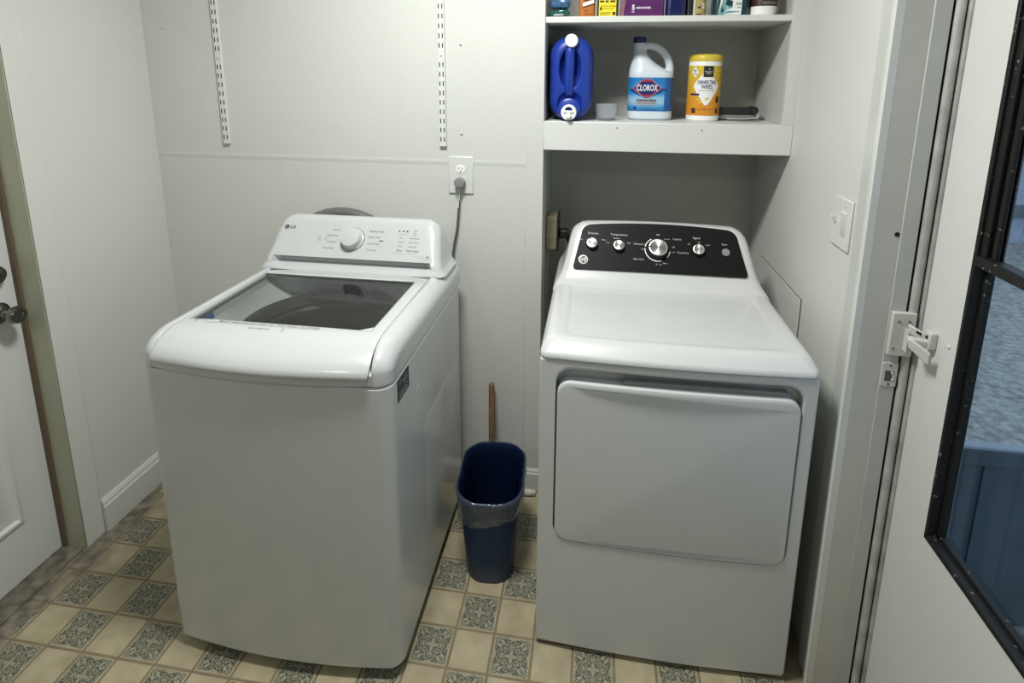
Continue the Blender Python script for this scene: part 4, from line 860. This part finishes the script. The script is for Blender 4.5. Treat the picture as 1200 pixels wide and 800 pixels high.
part('round_mark', convex_patch([(-0.055+0.0055*math.cos(2*math.pi*i/16), 0.044+0.0055*math.sin(2*math.pi*i/16)) for i in range(16)], bmap(0.0026), 6, 6), M['logo_navy'], lb)
# ---- wipes canister
wx, wy, wr = 0.3735, 2.085, 0.0560
wp = thing('wipes_canister', 'yellow and orange disinfecting wipes canister on the lower shelf', 'canister', (wx, wy, Z1))
part('body', lathe([(wr-0.004, 0.0), (wr, 0.004), (wr, 0.204), (wr-0.001, 0.208)], (wx, wy, Z1), 48), M['cap_white'], wp)
part('lid', lathe([(wr+0.0005, 0.208), (wr+0.0015, 0.211), (wr+0.0015, 0.224), (wr-0.002, 0.229), (wr-0.008, 0.2315), (wr-0.02, 0.2325)], (wx, wy, Z1), 48), M['yellow'], wp)
th0 = -0.06
def wmap(off, u0=0, v0=0): return lambda u, v: (wx+(wr+off)*math.sin((u+u0)/wr+th0), wy-(wr+off)*math.cos((u+u0)/wr+th0), Z1+(v+v0)*1.095)
wl = part('label', grid(64, 6, lambda u, v: wmap(0.0005)(-wr*2.4+wr*4.8*u, 0.0185+0.157*v)), M['wipes_label'], wp, angle=60)
dia = [(-0.046, 0.0), (-0.040, 0.010), (-0.006, 0.046), (0.004, 0.046), (0.040, 0.010), (0.046, 0.0), (0.042, -0.008), (0.006, -0.060), (-0.004, -0.060), (-0.042, -0.008)]
part('diamond', convex_patch(dia, wmap(0.0010, 0.002, 0.112), 12, 14), M['print_w'], wl)
part('small_diamond', convex_patch([(-0.013, 0), (0, 0.017), (0.013, 0), (0, -0.017)], wmap(0.0010, -0.040, 0.156), 4, 6), M['print_w'], wl)
part('black_square', convex_patch([(-0.0165, -0.017), (0.0165, -0.017), (0.0165, 0.017), (-0.0165, 0.017)], wmap(0.0015, 0.006, 0.1575), 2, 8), M['black'], wl)
part('black_strip', convex_patch([(-0.017, -0.003), (0.017, -0.003), (0.017, 0.003), (-0.017, 0.003)], wmap(0.0014, -0.037, 0.0855), 1, 8), M['logo_navy'], wl)
part('lettering', merge(text_geo('DISINFECTING', 0.0160, wmap(0.0020, 0.003, 0.1235), bold=0.012, sx=0.60), text_geo('WIPES', 0.0175, wmap(0.0020, 0.003, 0.109), bold=0.008, sx=0.78), text_geo('75', 0.012, wmap(0.0018, -0.040, 0.158), bold=0.02), text_geo('WIPES', 0.0045, wmap(0.0018, -0.040, 0.149)), text_geo('75 WET WIPES  NET WT', 0.0055, wmap(0.0018, 0.002, 0.038)), text_geo('KILLS GERMS  LEMON SCENT', 0.0042, wmap(0.0018, 0.003, 0.0985))), M['logo_navy'], wl, angle=0)
part('square_lettering', merge(text_geo("Member's", 0.0065, wmap(0.0022, 0.006, 0.157)), text_geo('Mark', 0.0065, wmap(0.0022, 0.006, 0.151)), text_geo('M', 0.006, wmap(0.0022, 0.006, 0.165), shear=0.3)), M['print_w'], wl, angle=0)
part('sparkles', merge(*[convex_patch([(a+r*math.cos(2*math.pi*i/10), b+r*math.sin(2*math.pi*i/10)) for i in range(10)], wmap(0.0011), 4, 4) for a, b, r in ((-0.022, 0.167, 0.0035), (0.041, 0.160, 0.0028), (0.046, 0.146, 0.003), (-0.024, 0.070, 0.003), (-0.016, 0.062, 0.0035), (0.034, 0.170, 0.002))]), M['ylabel'], wl, angle=0)
part('lemon_mark', convex_patch([(0.005+0.007*math.cos(2*math.pi*i/12), 0.072+0.0035*math.sin(2*math.pi*i/12)+0.003*math.cos(2*math.pi*i/12)) for i in range(12)], wmap(0.0016), 5, 5), M['yellow'], wl)
part('dark_blocks', merge(convex_patch([(-0.046, 0.026), (-0.031, 0.026), (-0.031, 0.042), (-0.046, 0.042)], wmap(0.0011), 1, 5), convex_patch([(0.040, 0.026), (0.052, 0.026), (0.052, 0.042), (0.040, 0.042)], wmap(0.0011), 1, 5), convex_patch([(0.047+0.009*math.cos(2*math.pi*i/14), 0.070+0.012*math.sin(2*math.pi*i/14)) for i in range(14)], wmap(0.0011), 5, 5)), M['brown'], wl, angle=0)
# ---- flat black and grey tool at the right end
ft = thing('hand_tool', 'black and grey flat hand tool lying at the right end of the lower shelf', 'tool', (0.49, 2.10, Z1))
part('grey_body', loft([at_z(rrect(0.490, 2.12, 0.078-i, 0.030-i, 0.022, 6, 6), Z1+z) for z, i in ((0.004, 0.006), (0.007, 0.001), (0.017, 0.0), (0.022, 0.004))]), M['grey_plastic'], ft)
part('black_grip', loft([[(0.410, y, Z1+0.020), (0.545, y, Z1+0.020), (0.566, y, Z1+0.032), (0.556, y, Z1+0.048), (0.520, y, Z1+0.046), (0.410, y, Z1+0.044)] for y in (2.090, 2.142)]), M['black'], ft, bevel=0.004)
part('roller', lathe([(0.0125, -0.036), (0.0140, -0.034), (0.0140, 0.024), (0.0125, 0.026)], (0.553, 2.12, Z1+0.037), 24, 'y'), M['black'], ft)
part('wire_guard', tube(smooth_path([(0.550, 2.095, Z1+0.030), (0.568, 2.092, Z1+0.022), (0.560, 2.090, Z1+0.012), (0.52, 2.088, Z1+0.007), (0.46, 2.088, Z1+0.007)]), 0.0022, 8), M['steel'], ft)
tag(part('paper_scrap', loft([at_z([(0.500, 2.03), (0.575, 2.045), (0.560, 2.10), (0.485, 2.085)], Z1+z) for z in (0.0003, 0.0012)]), M['print_l'], angle=0), 'thin pale scrap lying in front of the flat hand tool', 'scrap')
for x, z in ((0.068, 1.438), (0.346, 1.435)):
    pass
nl = 'small dark nail head in the shelf fascia %s'
for x, z, w in ((0.068, 1.4385, 'under the cup\'s side of the bleach bottle'), (0.346, 1.4360, 'below the wipes canister')):
    tag(part('nail', lathe([(0.0022, 0), (0.0022, -0.0012)], (x, YB-0.004, z), 10, 'y'), M['grey_dark']), nl % w, 'nail', 'nails in the shelf fascia')

# ================================================================ THINGS ON THE UPPER SHELF
Z2 = 1.806
def label_map(x, y, off=0.0008): return plane_map((x, y, Z2), (1, 0, 0), (0, 0, 1), off)
def rect(f, x0, x1, z0, z1, nu=2): return convex_patch([(x0, z0), (x1, z0), (x1, z1), (x0, z1)], f, 1, nu)
# crinkled packets at the far left
random.seed(11)
def packet(c, r, seed):
    rn = random.Random(seed); ph = [rn.uniform(0, 6.28) for _ in range(8)]
    V, F = ellipsoid(c, r, 36, 20); out_ = []
    for v in V:
        d = Vector(v)-Vector(c)
        d = Vector([math.copysign(abs(q/r_)**0.6, q)*r_ for q, r_ in zip(d, r)])
        k = 1+0.07*math.sin(70*d.x+ph[0])+0.06*math.sin(95*d.z+60*d.x+ph[1])+0.05*math.sin(120*d.y+ph[2]+90*d.z)
        out_.append((c[0]+d.x*k, c[1]+d.y*k, max(Z2+0.0003, c[2]+d.z*k)))
    return out_, F
pk = thing('packet', 'crumpled green plastic packet flat at the left end of the upper shelf', 'packet', (-0.14, 1.99, Z2))
part('packet_body', packet((-0.141, 1.988, Z2+0.014), (0.036, 0.036, 0.0135), 1), M['bag_green'], pk, angle=60)
part('label', packet((-0.140, 1.962, Z2+0.008), (0.020, 0.018, 0.005), 5), M['print_l'], pk, angle=60)
tag(part('packet', packet((-0.141, 1.990, Z2+0.047), (0.037, 0.036, 0.0185), 2), M['bag_blue'], angle=60), 'crumpled blue plastic packet lying on the green packet on the upper shelf', 'packet')
# orange bottle
og = thing('orange_bottle', 'orange bottle with a diagonal white stripe on the upper shelf', 'bottle', (-0.047, 1.965, Z2))
part('body', loft([at_z(rrect(-0.047, 1.968, 0.027-i, 0.018-i, 0.010, 6, 4), Z2+z) for z, i in ((0, 0.003), (0.003, 0), (0.15, 0), (0.172, 0.006), (0.180, 0.012))]), M['orange'], og)
part('cap', lathe([(0.012, 0.178), (0.012, 0.205), (0.010, 0.208)], (-0.047, 1.968, Z2), 24), M['brown'], og)
f = label_map(-0.047, 1.950)
part('stripe', convex_patch([(-0.014, 0.034), (0.023, 0.045), (0.023, 0.056), (-0.014, 0.045)], f, 2, 2), M['print_w'], og, angle=0)
part('print', merge(convex_patch([(-0.016, 0.029), (0.024, 0.041), (0.024, 0.044), (-0.016, 0.032)], f, 2, 2), rect(f, -0.008, 0.014, 0.009, 0.0105), rect(f, -0.008, 0.002, 0.019, 0.0215), rect(f, -0.010, 0.004, 0.053, 0.062)), M['brown'], og, angle=0)
# yellow can
yc = thing('yellow_tin', 'flat brown tin with a bright yellow label on the upper shelf', 'tin', (0.022, 1.965, Z2))
part('body', loft([at_z(rrect(0.022, 1.970, 0.0345-i, 0.020-i, 0.006, 4, 4), Z2+z) for z, i in ((0, 0.001), (0.002, 0), (0.17, 0), (0.174, 0.003))]), M['brown'], yc)
f = label_map(0.020, 1.950)
yl = part('label', rect(f, -0.027, 0.030, 0.003, 0.150), M['ylabel'], yc, angle=0)
f2 = label_map(0.020, 1.950, 0.0014)
part('lettering', merge(rect(f2, -0.024, -0.017, 0.022, 0.028), text_geo('CAUTION FLAMMABLE', 0.0052, lambda a, b: f2(a+0.004, b+0.0345)), text_geo('CONTENTS UNDER', 0.0045, lambda a, b: f2(a+0.002, b+0.027)), rect(f2, -0.024, 0.014, 0.0125, 0.0145), rect(f2, -0.024, 0.008, 0.007, 0.009), rect(f2, 0.018, 0.028, 0.006, 0.016), rect(f2, -0.024, -0.010, 0.047, 0.053), rect(f2, -0.006, 0.004, 0.047, 0.053), rect(f2, 0.010, 0.026, 0.047, 0.053), convex_patch([(-0.0235, 0.028), (-0.0175, 0.028), (-0.0205, 0.035)], f2, 2, 2)), M['print_d'], yl, angle=0)
# purple pouch
pp = thing('purple_pouch', 'wide purple pouch with small white print on the upper shelf', 'pouch', (0.136, 1.97, Z2))
part('pouch', loft([at_z(rrect(0.136, 1.972, 0.0715-i, 0.021-j, 0.012, 6, 8), Z2+z) for z, i, j in ((0, 0.002, 0.003), (0.004, 0.0, 0.0), (0.08, 0.001, 0.0), (0.14, 0.003, 0.008), (0.17, 0.006, 0.019))]), M['purple'], pp)
part('corner_highlight', loft([[(0.0655, 1.9515, Z2+0.002), (0.074, 1.949, Z2+0.002), (0.082, 1.949, Z2+0.06), (0.0660, 1.9515, Z2+0.09)], [(0.0655, 1.9525, Z2+0.002), (0.074, 1.953, Z2+0.002), (0.082, 1.953, Z2+0.06), (0.0660, 1.9525, Z2+0.09)]]), M['mauve'], pp, angle=0)  # brownish-pink highlight on the pouch's left side, painted as a coloured sliver
f = label_map(0.136, 1.951)
part('lettering', merge(text_geo('5', 0.022, lambda a, b: f(a-0.030, b+0.029), bold=0.03), text_geo('in1', 0.008, lambda a, b: f(a-0.030, b+0.016), bold=0.02), text_geo('DISHWASHER', 0.0085, lambda a, b: f(a+0.003, b+0.028), bold=0.03, sx=0.9)), M['print_w'], pp, angle=0)
# navy bottle, black bottle, gold can
def bottle(name, label, cat, x, y, hx, hy, r, h, m, neck=True, mcap='black'):
    t = thing(name, label, cat, (x, y, Z2))
    pr = [(0, 0.003), (0.004, 0), (h*0.72, 0.0), (h*0.84, hx*0.25), (h*0.90, hx*0.45)] if neck else [(0, 0.002), (0.003, 0), (h*0.97, 0), (h, 0.003)]
    part('body', loft([at_z(rrect(x, y, hx-i, max(hy-i, 0.006), min(r, max(hy-i, 0.006)*0.98), 8, 4), Z2+z) for z, i in pr]), m, t)
    if neck: part('cap', lathe([(hx*0.42, h*0.895), (hx*0.42, h*0.99), (hx*0.38, h)], (x, y, Z2), 24), M[mcap], t)
    return t
bottle('navy_bottle', 'plain navy blue bottle beside the purple pouch on the upper shelf', 'bottle', 0.2445, 1.975, 0.0325, 0.024, 0.016, 0.21, M['navy'])
bottle('black_bottle', 'narrow black bottle between the navy bottle and the gold can', 'bottle', 0.290, 1.985, 0.0115, 0.016, 0.010, 0.19, M['black'])
gc_ = bottle('gold_can', 'slim gold can with printed label on the upper shelf', 'can', 0.3215, 1.972, 0.0195, 0.0195, 0.0192, 0.17, M['tan'], False)
gmap = lambda u, v: (0.3215+0.0203*math.sin(u/0.0195), 1.972-0.0203*math.cos(u/0.0195), Z2+v)
part('print', merge(text_geo('2', 0.022, lambda a, b: gmap(a+0.008, b+0.032), bold=0.02), convex_patch([(-0.026, 0.004), (-0.019, 0.004), (-0.019, 0.10), (-0.026, 0.10)], gmap, 2, 3)), M['print_w'], gc_, angle=0)
part('print', merge(convex_patch([(-0.008, 0.024), (0.000, 0.024), (0.000, 0.031), (-0.008, 0.031)], gmap, 1, 3), convex_patch([(-0.012, 0.004), (0.004, 0.004), (0.004, 0.008), (-0.012, 0.008)], gmap, 1, 4)), M['brown'], gc_, angle=0)
# teal bottle with white label
tb = bottle('teal_bottle', 'dark teal bottle with a white and pale teal label on the upper shelf', 'bottle', 0.4185, 1.982, 0.0575, 0.032, 0.022, 0.24, M['teal'])
f = label_map(0.4185, 1.950)
tlb = part('label', convex_patch([(-0.042, 0.003), (0.028, 0.003), (0.030, 0.008), (0.031, 0.12), (-0.025, 0.12)], f, 4, 4), M['print_w'], tb, angle=0)
f2 = label_map(0.4185, 1.950, 0.0014)
part('leaf_print', merge(convex_patch([(-0.042, 0.003), (-0.024, 0.003), (-0.016, 0.020), (-0.014, 0.060), (-0.026, 0.060)], f2, 4, 2), convex_patch([(-0.024, 0.006), (0.006, 0.010), (0.026, 0.012), (0.024, 0.014), (-0.012, 0.016)], f2, 3, 2), convex_patch([(-0.014, 0.020), (0.002, 0.026), (0.002, 0.034), (-0.014, 0.034)], f2, 2, 2)), M['teal_l'], tlb, angle=0)
f3 = label_map(0.4185, 1.950, 0.0019)
part('print', merge(convex_patch([(-0.020, 0.034), (0.000, 0.028), (0.002, 0.046), (-0.016, 0.052)], f3, 2, 2), convex_patch([(-0.034, 0.010), (-0.024, 0.014), (-0.030, 0.030)], f3, 2, 2)), M['teal'], tlb, angle=0)
part('print', merge(rect(f3, 0.012, 0.028, 0.034, 0.041), rect(f3, 0.016, 0.026, 0.024, 0.028)), M['print_l'], tlb, angle=0)
# brown jar on a white base
bj = thing('brown_jar', 'brown labelled jar with a white base at the right end of the upper shelf', 'jar', (0.523, 1.985, Z2))
part('base', lathe([(0.040, 0.0), (0.0425, 0.003), (0.0425, 0.029)], (0.523, 1.985, Z2), 40), M['cap_white'], bj)
part('body', lathe([(0.0428, 0.029), (0.0428, 0.14), (0.041, 0.145)], (0.523, 1.985, Z2), 40), M['brown'], bj)
part('lid', lathe([(0.0435, 0.145), (0.0435, 0.165), (0.041, 0.168)], (0.523, 1.985, Z2), 40), M['black'], bj)
jmap = lambda u, v: (0.523+0.0436*math.sin(u/0.0428), 1.985-0.0436*math.cos(u/0.0428), Z2+v)
part('lettering', merge(text_geo('GRANULES', 0.009, lambda a, b: jmap(a+0.010, b+0.038), bold=0.02)), M['print_l'], bj, angle=0)
part('drip', tube([(0.5615, 1.9585, Z2+0.060), (0.5620, 1.9565, Z2+0.012), (0.5600, 1.952, Z2+0.003), (0.552, 1.944, Z2+0.002)], [0.0018, 0.0018, 0.002, 0.003], 8), M['brown'], bj)

# ================================================================ CEILING LAMPS (above the frame)
for x, y, lab in ((-0.40, 1.02, 'flat rectangular ceiling lamp above the washing machine'), (-1.05, -0.90, 'flat rectangular ceiling lamp behind the viewer, nearer the left wall')):
    c = thing('ceiling_lamp', lab, 'lamp', (x, y, ZC))
    part('housing', box(x-0.24, x+0.24, y-0.14, y+0.14, 2.51, ZC), M['plate'], c, bevel=0.01)
bpy.context.view_layer.update()
